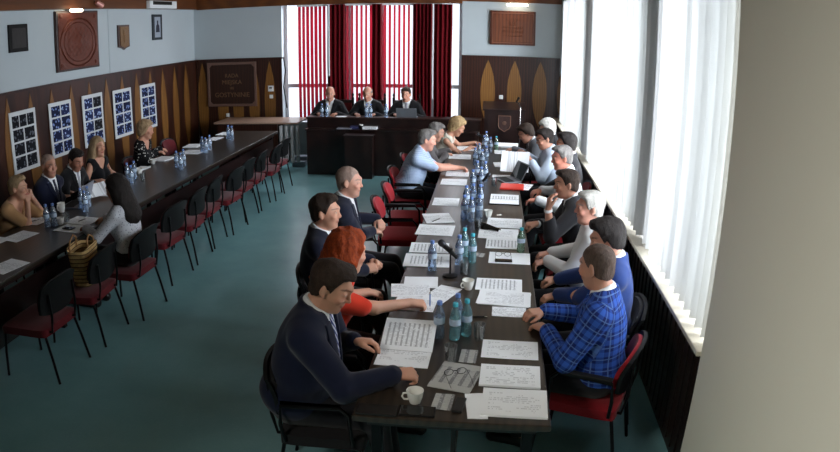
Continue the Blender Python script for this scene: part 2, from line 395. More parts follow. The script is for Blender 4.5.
def person(label, head, face, h=.009, s=1.0, lean=8, side=0, hy=0, hp=8, hroll=0, rh=None, lh=None, build=1.0, woman=False,
           skin=(206, 156, 130), hair='brown', style='short', top='shirt', cloth='white', shirt='white', tie=None, sleeve='long', feet=.06, knee=.0, glasses=False, seat=.535, legs=True, watch=None, curl=(.5, .5)):
    a = R(face); Fv = V(math.cos(a), math.sin(a), 0); Rv = V(math.sin(a), -math.cos(a), 0); Zv = V(0, 0, 1)
    head = np.array(head, float)
    U = nrm(Zv*math.cos(R(lean))+Fv*math.sin(R(lean))+Rv*math.sin(R(side))); Rt = nrm(Rv-U*(Rv@U)); Ft = np.cross(U, Rt)
    b = R(face+hy); hf = V(math.cos(b)*math.cos(R(hp)), math.sin(b)*math.cos(R(hp)), -math.sin(R(hp))); hr = V(math.sin(b), -math.cos(b), 0)
    hu = np.cross(hr, hf); c_, s_ = math.cos(R(hroll)), math.sin(R(hroll)); hr, hu = hr*c_+hu*s_, hu*c_-hr*s_
    HA = [hr, hf, hu]; TA = [Rt, Ft, U]
    B = head-hu*.075*s-hf*.02*s; N = B-(U*.6+hu*.4)*.07*s-Ft*.015
    L = (N[2]-seat)/U[2]; hip = N-U*L; hip[2] = seat
    ls = L/.53
    w = (.88 if woman else 1.0)*s; bw = build
    E = lambda c, A, r, k: ('e', np.array(c, float), A, r, k); C = lambda p, q, ra, rb, k: ('c', np.array(p, float), np.array(q, float), ra, rb, k)
    Lg = [Rt, Ft, U]
    torso = [E(hip+U*.05, Lg, (.178*w*(1+.4*(bw-1)), .13*w*bw, .13), .05), E(hip+U*.20*ls+Ft*.012*bw, Lg, (.150*w*bw, .112*w*bw, .17*ls), .06),
             E(N-U*.20*ls, Lg, (.158*w*(1+.6*(bw-1)), .112*w*(1+.5*(bw-1)), .19*ls), .06)]
    ws = w*(1+.35*(bw-1))
    SJ = {1: N-U*.075*s+Rt*.168*ws+Ft*.012, -1: N-U*.075*s-Rt*.168*ws+Ft*.012}
    torso += [C(N-U*.07*s+Rt*.1*ws, N-U*.07*s-Rt*.1*ws, .066*ws, .066*ws, .05)]
    for q in (1, -1): torso += [C(N+U*.012, SJ[q]*.75+N*.25, .046*s, .047*s, .05)]
    if woman: torso += [E(N-U*.235*ls+Rt*.07*q*w+Ft*.088*w, Lg, (.062, .058, .064), .035) for q in (1, -1)]
    neck = [C(N-U*.03, B+hu*.02, .056*w, .052*w, .03)]
    cranium = E(head+hu*.042*s-hf*.016*s, HA, (.075*s, .096*s, .083*s), .03)
    H = lambda x, y, z: head+(hr*x+hf*y+hu*z)*s
    hd = [cranium, E(H(0, .028, -.03), HA, (.062*s, .064*s, .084*s), .03), E(H(0, .045, -.085), HA, (.044*s, .042*s, .033*s), .03), C(H(0, .076, -.1), H(0, .07, -.1), .015*s, .02*s, .02),
          C(H(0, .086, .03), H(0, .088, .036), .016*s, .016*s, .03),
          E(H(.034, .104, .014), HA, (.019*s, .016*s, .013*s), -.014), E(H(-.034, .104, .014), HA, (.019*s, .016*s, .013*s), -.014),
          E(H(.033, .078, .012), HA, (.014*s, .013*s, .012*s), .004), E(H(-.033, .078, .012), HA, (.014*s, .013*s, .012*s), .004),
          C(H(0, .09, .014), H(0, .110, -.022), .008*s, .0105*s, .012), C(H(.010, .098, -.026), H(-.010, .098, -.026), .008*s, .008*s, .01),
          E(H(.04, .068, -.02), HA, (.022*s, .02*s, .018*s), .02), E(H(-.04, .068, -.02), HA, (.022*s, .02*s, .018*s), .02),
          C(H(.017, .09, -.052), H(-.017, .09, -.052), .0085*s, .0085*s, .008), C(H(.013, .088, -.062), H(-.013, .088, -.062), .0085*s, .0085*s, .006)]
    for q in (1, -1): hd += [E(H(.077*q, -.012, .002), [nrm(hr+hf*.5*q), nrm(hf-hr*.5*q), nrm(hu-hf*.2)], (.008*s, .02*s, .033*s), .008), C(H(.079*q, -.006, -.024), H(.078*q, -.004, -.03), .009*s, .008*s, .008)]
    # arms
    arms, farm, hands, wr = [], [], [], {}
    U1, F1 = .29*s*(.94 if woman else 1), .255*s*(.94 if woman else 1); ar = w*(1+.5*(bw-1))
    for q, spec, cu in ((1, rh, curl[0]), (-1, lh, curl[1])):
        spec = spec or {}
        tgt = np.array(spec.get('p', tuple(hip+Fv*.33+Rv*.1*q+Zv*.13)), float)
        d0 = tgt-SJ[q]; d0[2] *= .25
        d = nrm(np.array(spec['d'], float)) if 'd' in spec else nrm(nrm(d0)-Rv*q*.5)
        n = np.array(spec.get('n', (0, 0, -1)), float); n = nrm(n-d*(n@d))
        W = tgt-d*.05*s; S = SJ[q]; dv = W-S; D = np.linalg.norm(dv)
        mx = (U1+F1)*.985
        if D > mx: COST.append((label[:30], 'reach', round(D/mx, 2))); W = S+dv*mx/D; D = mx
        dd = nrm(W-S); x = (U1*U1-F1*F1+D*D)/(2*D); y = math.sqrt(max(1e-6, U1*U1-x*x))
        po = np.array(spec.get('e', tuple(-Zv*.6+Rv*q*.6-Fv*.2)), float); po = nrm(po-dd*(po@dd)); El = S+dd*x+po*y
        arms.append((q, C(S, El, .056*ar, .044*ar, .03), S, El)); farm.append((q, C(El, W, .043*ar, .027*s, .02), El, W)); wr[q] = (W, nrm(W-El))
        t = np.cross(d, n)*q; hs = s*(.9 if woman else 1)
        wc = W
        hd_ = []
        ln = (.068, .076, .071, .056)
        for i, (off, l0) in enumerate(zip((.031, .0105, -.0105, -.030), ln)):
            K = wc+(d*(.088-.004*abs(i-1.2))+t*off)*hs
            hd_.append(C(wc+(d*.012+t*off*.55)*hs, K, .0165*hs, .0125*hs, .014))
            ang = 0.12; p0 = K; sp_ = t*off*.9
            for j, (fr, rr) in enumerate(((.46, .0098), (.30, .0088), (.24, .0078))):
                ang += cu*(.75, .95, .7)[j]+(.06*i*cu)
                fd = nrm(d*math.cos(ang)+n*math.sin(ang)+(sp_*1.6 if cu < .6 else sp_*0)); p1 = p0+fd*l0*fr*hs
                hd_.append(C(p0, p1, (rr+.0006)*hs, rr*hs, .004)); p0 = p1
        T0 = wc+(d*.022+t*.020+n*.006)*hs; T1 = T0+nrm(d*.75+t*.62+n*.28)*.042*hs; T2 = T1+nrm(d*.9+t*.22+n*(.2+.5*cu))*.032*hs; T3 = T2+nrm(d*.95-t*.05*cu+n*(.2+.7*cu))*.026*hs
        hd_ += [C(T0, T1, .0165*hs, .0135*hs, .012), C(T1, T2, .0125*hs, .0112*hs, .005), C(T2, T3, .011*hs, .009*hs, .004)]
        hands.append((q, hd_))
    # legs
    leg, shoe = [], []
    for q in (1, -1):
        hj = hip+Rv*.09*q*w+Zv*.0; kn = hip+Fv*.42*s+Rv*(.1+knee)*q*w; kn[2] = .50
        an = kn+Fv*feet; an[2] = .09
        leg += [C(hj, kn, .086*w, .06*w, .03), C(kn, an, .056*w, .038, .03)]
        hl = an-Fv*.03; hl[2] = .045; to = an+Fv*.16; to[2] = .036
        shoe += [C(hl, to, .036, .033, .03), C(an, hl, .036, .036, .02)]
    sk = torso+neck+hd+[p[1] for p in arms]+[p[1] for p in farm]+(leg+shoe if legs else [])
    O = V(hip[0], hip[1], 0)
    root = thing('person', label, 'person', tuple(O))
    allp = sk+[p for _, hs_ in hands for p in hs_]
    def bounds(prims, e):
        lo = np.full(3, 9e9); hi = -lo
        for p in prims:
            if p[-1] < 0: continue
            if p[0] == 'c': r = max(p[3], p[4])+e; a_, b_ = np.minimum(p[1], p[2])-r, np.maximum(p[1], p[2])+r
            else: r = max(p[3])+e; a_, b_ = p[1]-r, p[1]+r
            lo = np.minimum(lo, a_); hi = np.maximum(hi, b_)
        return lo, hi
    def grid(prims, e, hh=None, pad=.02):
        lo, hi = bounds(prims, e); return Grid(lo-pad-.02, hi+pad+.02, hh or h)
    def emit(name, g, mat, extra=None):
        r = nets(g)
        if r is None: return None
        me = np_mesh(name, r[0], r[1], O)
        if extra: extra(me, r[0])
        return link(name, me, mat, root)
    # body
    g = grid(allp, 0)
    for p in sk: g.add(p)
    for q, hs_ in hands:
        for p in hs_: g.add(p)
    sc = np.array(s2l(skin)); hc = {'cropped': (70, 54, 44), 'stubble': (120, 104, 96), 'brown': (60, 44, 34), 'dark': (26, 22, 20), 'grey': (110, 104, 98), 'white': (170, 165, 155), 'blonde': (150, 120, 80), 'red': (130, 60, 30), 'fair': (140, 112, 80)}[hair]
    def tint(me, P):
        q = P-head; x, y, z = (q@hr)/s, (q@hf)/s, (q@hu)/s
        c = np.tile(sc, (len(P), 1))
        def put(m, col, f=1.0):
            m = np.clip(m, 0, 1)[:, None]*f; c[:] = c*(1-m)+np.array(col)*m
        fr = y > .05
        red = sc*np.array((.95, .62, .58))
        put(np.exp(-((np.abs(x)-.045)**2+(z+.02)**2)/.0009)*fr, red, .28); put(np.exp(-(x**2+(z+.022)**2)/.0004)*(y > .085), red, .25)
        if not woman: put(((z < -.04) & (y > .0) & (z > -.13)).astype(float), sc*.75, .45)
        put(np.clip(1.6-((x/.026)**2+((z+.057)/.0095)**2), 0, 1)*(y > .07), s2l((150, 66, 62)) if woman else s2l((160, 96, 86)), .8)
        put(np.clip(1.5-(((np.abs(x)-.033)/.021)**2+((z-.034-(.03-np.abs(np.abs(x)-.03))*.08)/.0055)**2), 0, 1)*fr, s2l(hc), .8)
        put(np.clip(1.6-(((np.abs(x)-.033)/.0115)**2+((z-.012)/.0052)**2), 0, 1)*fr, s2l((204, 196, 188)), .8)
        put(np.clip(1.6-(((np.abs(x)-.033)/.0058)**2+((z-.012)/.0058)**2), 0, 1)*fr, s2l((30, 24, 22)), 1)
        at_ = me.color_attributes.new('tint', 'FLOAT_COLOR', 'POINT'); rgba = np.ones((len(P), 4), np.float32); rgba[:, :3] = c
        at_.data.foreach_set('color', rgba.ravel())
    emit('body', g, MT['skin'], tint)
    # hair
    if style != 'none':
        off = {'buzz': .0035, 'short': .009, 'full': .022, 'bob': .026, 'curly': .036, 'long': .022, 'wavy': .028, 'fringe': .008}[style]*s
        hp_ = [E(head+hu*.042*s-hf*.016*s, HA, (.075*s, .096*s, .083*s), .03), E(H(0, -.03, -.03), HA, (.068*s, .062*s, .06*s), .03)]
        if style in ('short', 'full'): hp_ += [E(H(.018, .05, .094), HA, (.045*s, .042*s, .024*s), .025), E(H(-.03, .03, .10), HA, (.035*s, .045*s, .018*s), .025)]
        extra = []
        if style in ('long', 'wavy'):
            dn = (.10 if style == 'long' else .02)
            extra += [C(H(0, -.06, -.02), N-Ft*.085-U*(.02+dn), .075*s, .07*s, .05)]
            for q in (1, -1): extra += [C(H(.07*q, -.02, .0), N+Rt*.085*q*w+Ft*.02-U*(dn*.8), .03*s, .032*s, .04), C(H(.05*q, -.05, -.03), N+Rt*.07*q*w-Ft*.07-U*dn, .05*s, .055*s, .05)]
        if style == 'bob':
            for q in (1, -1): extra += [C(H(.06*q, -.02, .01), H(.066*q, -.015, -.055), .03*s, .03*s, .04)]
            extra += [C(H(0, -.06, 0), H(0, -.06, -.06), .06*s, .055*s, .04)]
        gh = grid(hp_+extra, off+.012)
        for p in hp_: gh.add(p, off)
        for p in extra: gh.add(p, .006)
        x, y, z = gh.frame(head, HA); x, y, z = x/s, y/s, z/s
        if style == 'wavy' or style == 'curly':
            X, Y, Z = gh.pts((slice(None),)*3); gh.F += ((.008*wob(X, Y, Z*.7, 60)+.005*wob(Z, X, Y*.6, 120) if style == 'wavy' else .006*wob(X, Y, Z, 52)+.006*wob(Z, X, Y, 95))).astype(np.float32)
        else:
            X, Y, Z = gh.pts((slice(None),)*3); gh.F += (.0022*wob(X, Y, Z*.5, 120)+.0035*wob(Z, X, Y*.8, 46)*(style != 'buzz')).astype(np.float32)
        yy = np.array([-.2, -.10, -.05, -.02, .0, .018, .03, .05, .075, .10, .2])
        low = {'long': [-.5, -.5, -.5, -.5, -.5, -.4, -.06, .05, .076, .09, .09], 'wavy': [-.5, -.5, -.5, -.5, -.5, -.4, -.1, .045, .074, .088, .088],
               'bob': [-.11, -.11, -.11, -.1, -.09, -.08, -.03, .045, .076, .09, .09], 'curly': [-.10, -.10, -.09, -.07, -.05, -.03, .0, .05, .074, .088, .09]}.get(style, [-.085, -.08, -.06, -.035, .012, .004, .04, .068, .09, .102, .102])
        zb = np.interp(y, yy, low)+.006*wob(x, y, z, 150)+.026*np.clip((np.abs(x)-.034)/.024, 0, 1)*np.clip((y-.04)/.02, 0, 1)-.03*np.clip((np.abs(x)-.06)/.01, 0, 1)*np.exp(-((y-.026)/.012)**2)*(style in ('short', 'full'))
        thin = np.clip(1-(z-zb)/(.045 if style in ('buzz', 'short', 'full', 'fringe') else .03), 0, 1)*np.clip((y+.01)/.04, 0, 1)
        gh.F += (thin*(off-.002)).astype(np.float32)
        gh.keep((zb-z)*s*.8)
        if style == 'fringe': gh.keep((z-.052-.25*np.maximum(0, -y-.03))*s*.8)
        # no hair in front of the face
        gh.keep(np.minimum(y-.062, np.minimum(.078-z, .066-np.abs(x)))*s*.8)
        emit('hair', gh, HAIR[hair])
    # clothes
    fr = lambda g_: g_.frame(N, TA)
    arm_all = [p[1] for p in arms]+[p[1] for p in farm]
    def vee(g_, zb, wt, y0=-.02):
        x, y, z = fr(g_); wz = wt*(z-zb)/(.05-zb)
        g_.keep(-np.maximum(np.maximum((np.abs(x)-wz)*.9, y0-y), zb-z))
        return x, y, z, wz
    cm, sm = CL[cloth], CL[shirt]
    def sleeves(g_, e, upto):
        for q, p, S, El in arms:
            if upto == 'none': continue
            if upto == 'short': g_.add(('c', S, S+(El-S)*.72, p[3], p[3]+(p[4]-p[3])*.5, .03), e+.008)
            elif upto == 'cap': g_.add(('c', S, S+(El-S)*.12, p[3], p[3], .03), e)
            else: g_.add(p, e)
        if upto == 'long':
            for q, p, El, W in farm: g_.add(('c', El, El+(W-El)*.93, p[3], p[4]+.008, .02), e)
    if top == 'jacket':
        ej = .016*s; zb = -.34*ls
        gj = grid(torso+arm_all, ej+.012)
        for p in torso: gj.add(p, ej)
        sleeves(gj, ej-.002, 'long')
        gj.add(C(N-U*.02-Ft*.01, N+U*.035-Ft*.012, .068*w, .064*w, .02))
        x, y, z = fr(gj); gj.keep(z-.045+.35*np.maximum(y, 0)-.0); 
        q_ = gj.F.copy()
        vee(gj, zb, .074)
        X, Y, Z = gj.pts((slice(None),)*3); gj.F += (.0022*wob(X, Y, Z, 34)).astype(np.float32)
        gj.keep(-(z+L+.03))
        def weave(me, Pn):       # cloth runs round the body and along each sleeve
            best = np.full(len(Pn), 9.0); uv = np.zeros((len(Pn), 3), np.float32)
            for a_, b_, r_ in [(hip, N, .135)]+[(p_[1], p_[2], p_[3]) for p_ in arm_all]:
                d_ = b_-a_; Ln = np.linalg.norm(d_); d_ = d_/Ln; q_ = Pn-a_; t_ = np.clip(q_@d_, 0, Ln); rad = q_-t_[:, None]*d_; ds = np.linalg.norm(rad, axis=1)-r_
                x_ = nrm(-Ft-d_*(-Ft@d_)); y_ = np.cross(d_, x_); m_ = ds < best; best[m_] = ds[m_]
                uv[m_, 0] = (np.arctan2(rad@y_, rad@x_)*max(r_, .055))[m_]; uv[m_, 1] = (q_@d_)[m_]
            at_ = me.attributes.new('weave', 'FLOAT_VECTOR', 'POINT'); at_.data.foreach_set('vector', uv.ravel())
        emit('jacket', gj, cm, weave if cloth == 'plaid' else None)
        gl = grid(torso, ej+.02)
        for p in torso: gl.add(p, ej+.007)
        x, y, z = fr(gl); wz = .074*(z-zb)/(.05-zb); lap = .012+.06*np.clip((z-zb)/.25, 0, 1)
        gl.keep(np.maximum(np.abs(x)-wz-lap, wz-np.abs(x))); gl.keep(np.maximum(zb+.02-z, np.maximum(z+.015, .0-y)))
        emit('lapels', gl, cm, weave if cloth == 'plaid' else None)
        gs = grid(torso+neck, .02)
        for p in torso: gs.add(p, .007)
        gs.add(neck[0], .012)
        x, y, z = fr(gs); gs.keep(z-.052+.45*np.maximum(y, -.03)); gs.keep(np.maximum(zb-.04-z, np.minimum(.0-y, -.03-z)))
        if not tie:
            wz = .03*(z+.07)/.1; gs.keep(-np.maximum(np.maximum((np.abs(x)-wz)*.8, .02-y), -.07-z))
        emit('shirt', gs, sm)
        for q, (W, dw) in wr.items():
            gc = Grid(W-.07, W+.07, .005); W_ = W-dw*.012; gc.add(C(W_-dw*.03, W_+dw*.03, .036*s, .034*s, .002)); x_ = gc.frame(W_, [dw, dw, dw])[0]; gc.keep(np.abs(x_)-.012)
            emit('shirt_cuff', gc, sm)
    else:
        es = .015
        gs = grid(torso+neck+arm_all, es+.02)
        for p in torso: gs.add(p, es+(.004 if not woman else 0))
        sleeves(gs, es-.001, sleeve)
        if top == 'shirt': gs.add(neck[0], .013)
        x, y, z = fr(gs)
        if top == 'shirt': gs.keep(z-.052+.45*np.maximum(y, -.03)); wz = .032*(z+.09)/.12; gs.keep(-np.maximum(np.maximum((np.abs(x)-wz)*.8, .02-y), -.09-z)) if not tie else None
        else:
            gs.keep(np.maximum(z-.01, -1)+0*x); wz = np.sqrt(np.maximum(0, z+.13))*.26; gs.keep(-np.maximum(np.abs(x)-wz, np.maximum(-.02-y, -.13-z)))
            if sleeve in ('cap', 'none'): gs.keep(np.abs(x)-.168*ws-.025)
        X, Y, Z = gs.pts((slice(None),)*3); gs.F += (.003*wob(X, Y, Z, 34)).astype(np.float32)
        gs.keep(-(z+L+.01))
        emit({'shirt': 'shirt', 'blouse': 'blouse'}[top], gs, cm)
    if tie:
        gt = grid(torso+neck, .03)
        for p in torso: gt.add(p, .018 if top == 'shirt' else .014)
        gt.add(neck[0], .017)
        x, y, z = fr(gt); wt = np.interp(z, (-.4*ls, -.06, -.035, -.005), (.042, .02, .02, .024))
        gt.keep(np.maximum(np.abs(x)-wt, np.maximum(.02-y, np.maximum(z+.003, -.38*ls-z)))); emit('tie', gt, CL[tie])
    if legs:
        hc_ = max(h, .012)
        gp = grid(leg+torso[:1], .02, hc_)
        for p in leg+torso[:1]: gp.add(p, .010)
        X, Y, Z = gp.pts((slice(None),)*3); gp.keep(np.broadcast_to(np.maximum(.075-Z, Z-(seat+.1)), (1, 1, Z.shape[2]))+0*X)
        emit('trousers', gp, CL['trouser'])
        for q in (0, 1):
            gf = grid(shoe[2*q:2*q+2], .01, .009)
            for p in shoe[2*q:2*q+2]: gf.add(p, .007)
            X, Y, Z = gf.pts((slice(None),)*3); gf.keep((.002-Z)+0*X); gf.keep((Z-.085)+0*X); emit('shoe', gf, CL['shoe'])
    if glasses:
        mb = MB()
        for q in (1, -1):
            mb.tube([H(.033*q+.02*math.cos(t)*1.0, .101-.06*abs(.02*math.cos(t)) , .012+.016*math.sin(t))-O for t in np.linspace(0, 2*PI, 15)[:-1]], .0018, 5, True)
            mb.tube([H(.054*q, .095, .018)-O, H(.078*q, .0, .012)-O], .002, 5)
        mb.tube([H(.012, .106, .014)-O, H(-.012, .106, .014)-O], .002, 5); mb.build('glasses', MT['black'], root)
    if watch:
        W, dw = wr[watch]; W = W-dw*.012
        gw = Grid(W-.07, W+.07, .004); gw.add(C(W-dw*.009, W+dw*.009, .0315*s, .0315*s, .001)); x_ = gw.frame(W, [dw, dw, dw])[0]; gw.keep(np.abs(x_)-.011); emit('wristwatch', gw, MT['black'])
    return root, dict(hip=hip, wr=wr, N=N, L=L)
# ---------------------------------------------------------------- the room
XL, XR, YB, YF, ZC = -5.69, 1.21, 12.15, -1.6, 3.2
ZW = 1.92                                        # top of the panelling
def struct(name, mb, mat, parent=None, smooth=False):
    o = mb.build(name, mat, parent, smooth=smooth)
    if parent is None: o['kind'] = 'structure'
    return o
struct('floor', MB().box((XL-.2, YF-.2, -.12), (XR+.35, YB+.5, 0)), MT['floor'])
struct('ceiling', MB().box((XL-.2, YF-.2, ZC), (XR+.35, YB+.5, ZC+.12)), MT['ceiling'])
struct('wall_left', MB().box((XL-.15, YF, 0), (XL, YB+.4, ZC)), MT['wall'])
struct('wall_front', MB().box((XL-.15, YF-.15, 0), (XR+.3, YF, ZC)), MT['wall'])
# back wall around the window bay
BX0, BX1 = -3.89, -.55
bw = MB().box((XL, YB, 0), (BX0, YB+.3, ZC)).box((BX1, YB, 0), (XR+.3, YB+.3, ZC)).box((BX0, YB, 2.98), (BX1, YB+.3, ZC)).box((BX0, YB, 0), (BX1, YB+.3, .72))
for a, b in ((-2.98, -2.64), (-1.40, -.93)): bw.box((a, YB+.1, .72), (b, YB+.3, 2.98))
struct('wall_back', bw, MT['wall'])
# right wall: pier beside the camera, parapet with slatted panelling, window band
PY = 3.033
struct('wall_right', MB().box((1.142, YF, 0), (XR+.3, PY, ZC)), MT['pier'])
rp = MB().box((XR+.02, PY, 0), (XR+.3, YB, .86)).box((XR+.02, PY, 3.04), (XR+.3, YB, ZC))
for a, b in ((4.60, 5.05), (7.88, 8.48), (11.3, YB)): rp.box((XR+.1, a, .86), (XR+.3, b, 3.04))
struct('trim_1', rp, MT['wall'])
pn = MB().box((XR, PY, 0), (XR+.02, YB, .88))
y = PY+.05
while y < YB: pn.box((XR-.012, y, .05), (XR, y+.06, .86)); y += .11
struct('trim_2', pn, MT['dark_slats'])
sill = struct('trim_3', MB().box((1.115, PY, .885), (XR+.2, YB-.03, .915), .006), plain('pale_sill_stone', (206, 198, 180), .25, var=.2, scale=12))
struct('trim_4', MB().box((XR+.1, PY, .915), (XR+.115, YB-.04, .95)), MT['black'])
# panelling with spindle-shaped veneer inlays
def spindle(mb, c, ux, w, h, n, thick=.006):
    pts = []
    for i in range(13):
        t = -1+2*i/12; pts.append(Vector(c)+Vector(ux)*(w/2*(1-abs(t)**2.2))+Vector((0, 0, t*h/2)))
    for i in range(11, 0, -1):
        t = -1+2*i/12; pts.append(Vector(c)-Vector(ux)*(w/2*(1-abs(t)**2.2))+Vector((0, 0, t*h/2)))
    mb.prism(pts, None, Vector(n)*thick)
wl = struct('trim_5', MB().box((XL, YF, 0), (XL+.03, YB, ZW)).box((XL, YF, ZW), (XL+.05, YB, ZW+.03)).box((XL, YF, 0), (XL+.045, YB, .1)), MT['wainscot'])
y = 4.6
while y < YB-.2:
    mb = MB(); spindle(mb, (XL+.03, y, 1.06), (0, 1, 0), .23, 1.64, (1, 0, 0)); mb.build('inlay', MT['inlay'], wl); y += .47
wbk = struct('trim_6', MB().box((XL+.05, YB-.03, 0), (BX0, YB, ZW)).box((XL+.05, YB-.05, ZW), (BX0+.02, YB, ZW+.03)), MT['wainscot'])
for x in (-5.52, -5.10, -4.78, -4.45, -4.13):
    mb = MB(); spindle(mb, (x, YB-.03, 1.06), (1, 0, 0), .22, 1.64, (0, -1, 0)); mb.build('inlay', MT['inlay'], wbk)
wbr = struct('trim_7', MB().box((BX1, YB-.03, 0), (XR, YB, ZW+.04)).box((BX1-.0, YB-.05, ZW+.04), (XR, YB, ZW+.07)).box((BX1, YB-.06, .82), (-.1, YB-.03, .86)), MT['wainscot'])
for px in (487.5, 514, 539.5, 564):
    p = ony(px, 95, YB-.03); mb = MB(); spindle(mb, (p.x, YB-.03, 1.32), (1, 0, 0), .26, 1.19, (0, -1, 0)); mb.build('inlay', MT['inlay'], wbr)
struct('trim_8', MB().box((XL, YF, 2.93), (XL+.12, YB, ZC)).box((XL+.12, YB-.12, 2.915), (BX1, YB, ZC)), MT['beam'])
struct('trim_9', MB().box((BX1, YB-.06, 2.96), (XR, YB, ZC)), MT['beam'])
struct('trim_10', MB().tube([(XL+.004, onx(108.5, 40, XL).y, ZW), (XL+.004, onx(108.5, 40, XL).y, 2.93)], .008, 6), MT['wall'])
struct('trim_11', MB().box((-3.0, 10.98, 0), (-.15, YB-.05, .12), .004), MT['desk'])
# windows
def window(n, x0, x1, z0, z1, y, bars=1, transom=None, axis='x', parent=None):
    P = lambda a, b, z: (a, b, z) if axis == 'x' else (b, a, z)
    def bx(mb, a0, a1, z0_, z1_, b0, b1):
        lo = P(a0, b0, z0_); hi = P(a1, b1, z1_); mb.box(tuple(min(p, q) for p, q in zip(lo, hi)), tuple(max(p, q) for p, q in zip(lo, hi)))
    fr = MB(); t = .06
    bx(fr, x0, x0+t, z0, z1, y, y+.07); bx(fr, x1-t, x1, z0, z1, y, y+.07); bx(fr, x0+t, x1-t, z0, z0+t, y, y+.07); bx(fr, x0+t, x1-t, z1-t, z1, y, y+.07)
    for i in range(bars):
        c = x0+(x1-x0)*(i+1)/(bars+1); bx(fr, c-.04, c+.04, z0+t, z1-t, y, y+.07)
    if transom: bx(fr, x0+t, x1-t, transom-.035, transom+.035, y+.005, y+.065)
    o = struct('window_%d' % n, fr, MT['white'])
    pm = MB(); bx(pm, x0+t*.5, x1-t*.5, z0+t*.5, z1-t*.5, y+.03, y+.036); pm.build('pane', MT['pane'], o)
    return o
TRZ = ony(365, 85.5, YB+.2).z
window(1, BX0, -2.98, .72, 2.98, YB+.18, 0, TRZ)
window(2, -2.64, -1.40, .72, 2.98, YB+.18, 1, TRZ)
window(3, -.93, BX1, .72, 2.98, YB+.18, 0, TRZ)
window(4, PY, 4.60, .915, 3.04, XR+.19, 1, None, 'y')
window(5, 5.05, 7.88, .915, 3.04, XR+.19, 2, None, 'y')
window(6, 8.48, 11.3, .915, 3.04, XR+.19, 2, None, 'y')
# vertical blinds
def blind(name, label, a0, a1, z0, z1, c, axis, rot, mat, pitch=.082, w=.089, group=None, jit=4, bow_=.006):
    t = thing(name, label, 'blind', (a0, c, 0) if axis == 'x' else (c, a0, 0), 0, group)
    mb = MB(); n = int((a1-a0)/pitch)
    for i in range(n):
        p = pitch*(i+.5); an = R(rot+random.uniform(-jit, jit)); dx, dy = math.cos(an)*w/2, math.sin(an)*w/2
        nx, ny = -math.sin(an)*bow_, math.cos(an)*bow_
        rows = []
        for z in (z0, z1):
            r = []
            for u, bow in ((-1, 0), (-.5, .75), (0, 1), (.5, .75), (1, 0)):
                q = (p+dx*u+nx*bow, dy*u+ny*bow); q = q if axis == 'x' else (q[1], q[0])
                r.append(mb.bm.verts.new((q[0], q[1], z)))
            rows.append(r)
        for k in range(4): mb.bm.faces.new((rows[0][k], rows[0][k+1], rows[1][k+1], rows[1][k])).smooth = True
    me = bpy.data.meshes.new('slats'); mb.bm.to_mesh(me); mb.bm.free(); link('slats', me, mat, t)
    L = a1-a0
    hr = MB().box((0, -.02, z1), (L, .02, z1+.035)) if axis == 'x' else MB().box((-.02, 0, z1), (.02, L, z1+.035)); hr.build('headrail', MT['white'], t)
    ch = MB(); pts = [(pitch*(i+.5), 0, z0+.01) for i in range(n)]
    ch.tube([p if axis == 'x' else (0, p[0], p[2]) for p in pts], .003, 5); ch.build('bottom_chain', MT['white'], t)
    return t
blind('vertical_blind', 'white vertical blind nearest the plain pier on the right', PY+.02, 4.79, .945, 2.98, XR+.005, 'y', -56, MT['slat'], .122, .127, None, 9, .017)
blind('vertical_blind', 'white vertical blind over the middle window of the right wall', 4.86, 8.14, .945, 2.98, XR+.005, 'y', -56, MT['slat'], .122, .127, None, 9, .017)
blind('vertical_blind', 'white vertical blind at the far end of the right wall', 8.22, 11.4, .945, 2.98, XR+.005, 'y', -56, MT['slat'], .122, .127, None, 9, .017)
YC = YB-.06
blind('vertical_blind', 'red vertical blind left of the chair posts, behind the bald man', -3.56, -3.0, .80, 2.88, YC, 'x', 60, MT['redslat'], .078, .08)
blind('vertical_blind', 'wide red vertical blind behind the two men at the right of the rostrum', -2.66, -1.38, .80, 2.88, YC, 'x', 70, MT['redslat'], .086, .085)
def drape(label, x0, x1, z0, z1, yc, folds, amp=.035):
    def fn(u, v):
        return Vector((x0+(x1-x0)*u+.004*math.sin(9*v), yc+amp*math.sin(2*PI*folds*u)*(.8+.2*v)+.008*math.sin(17*u+3*v), z0+(z1-z0)*v))
    mb = MB().grid(fn, int(folds*12), 6, Vector((0, .004, 0))); o = mb.build('drape', MT['drape'], None, smooth=True); tag(o, label, 'curtain', 'dark red drapes at the back window'); return o
drape('dark red drape between the left and middle back windows', -2.98, -2.65, .7, 2.9, YC-.075, 4)
drape('dark red drape right of the middle back window', -1.41, -1.08, .7, 2.9, YC-.075, 5)
drape('narrow dark red drape nearest the right back wall', -1.04, -.72, .7, 2.9, YC-.075, 4, .03)
drape('slim red drape hanging at the middle of the wide red blind', -2.15, -1.97, .7, 2.9, YC-.12, 2, .03)
for lab, px in (('white pole beside the left red blind', 330), ('white pole between the two dark red drapes on the right', 433)):
    p = ony(px, 60, YC-.10); tag(MB().tube([(p.x, YC-.18, 1.6 if px < 400 else 1.2), (p.x, YC-.18, 2.9)], .014, 8).build('curtain_pole', MT['white'], smooth=True), lab, 'pole')
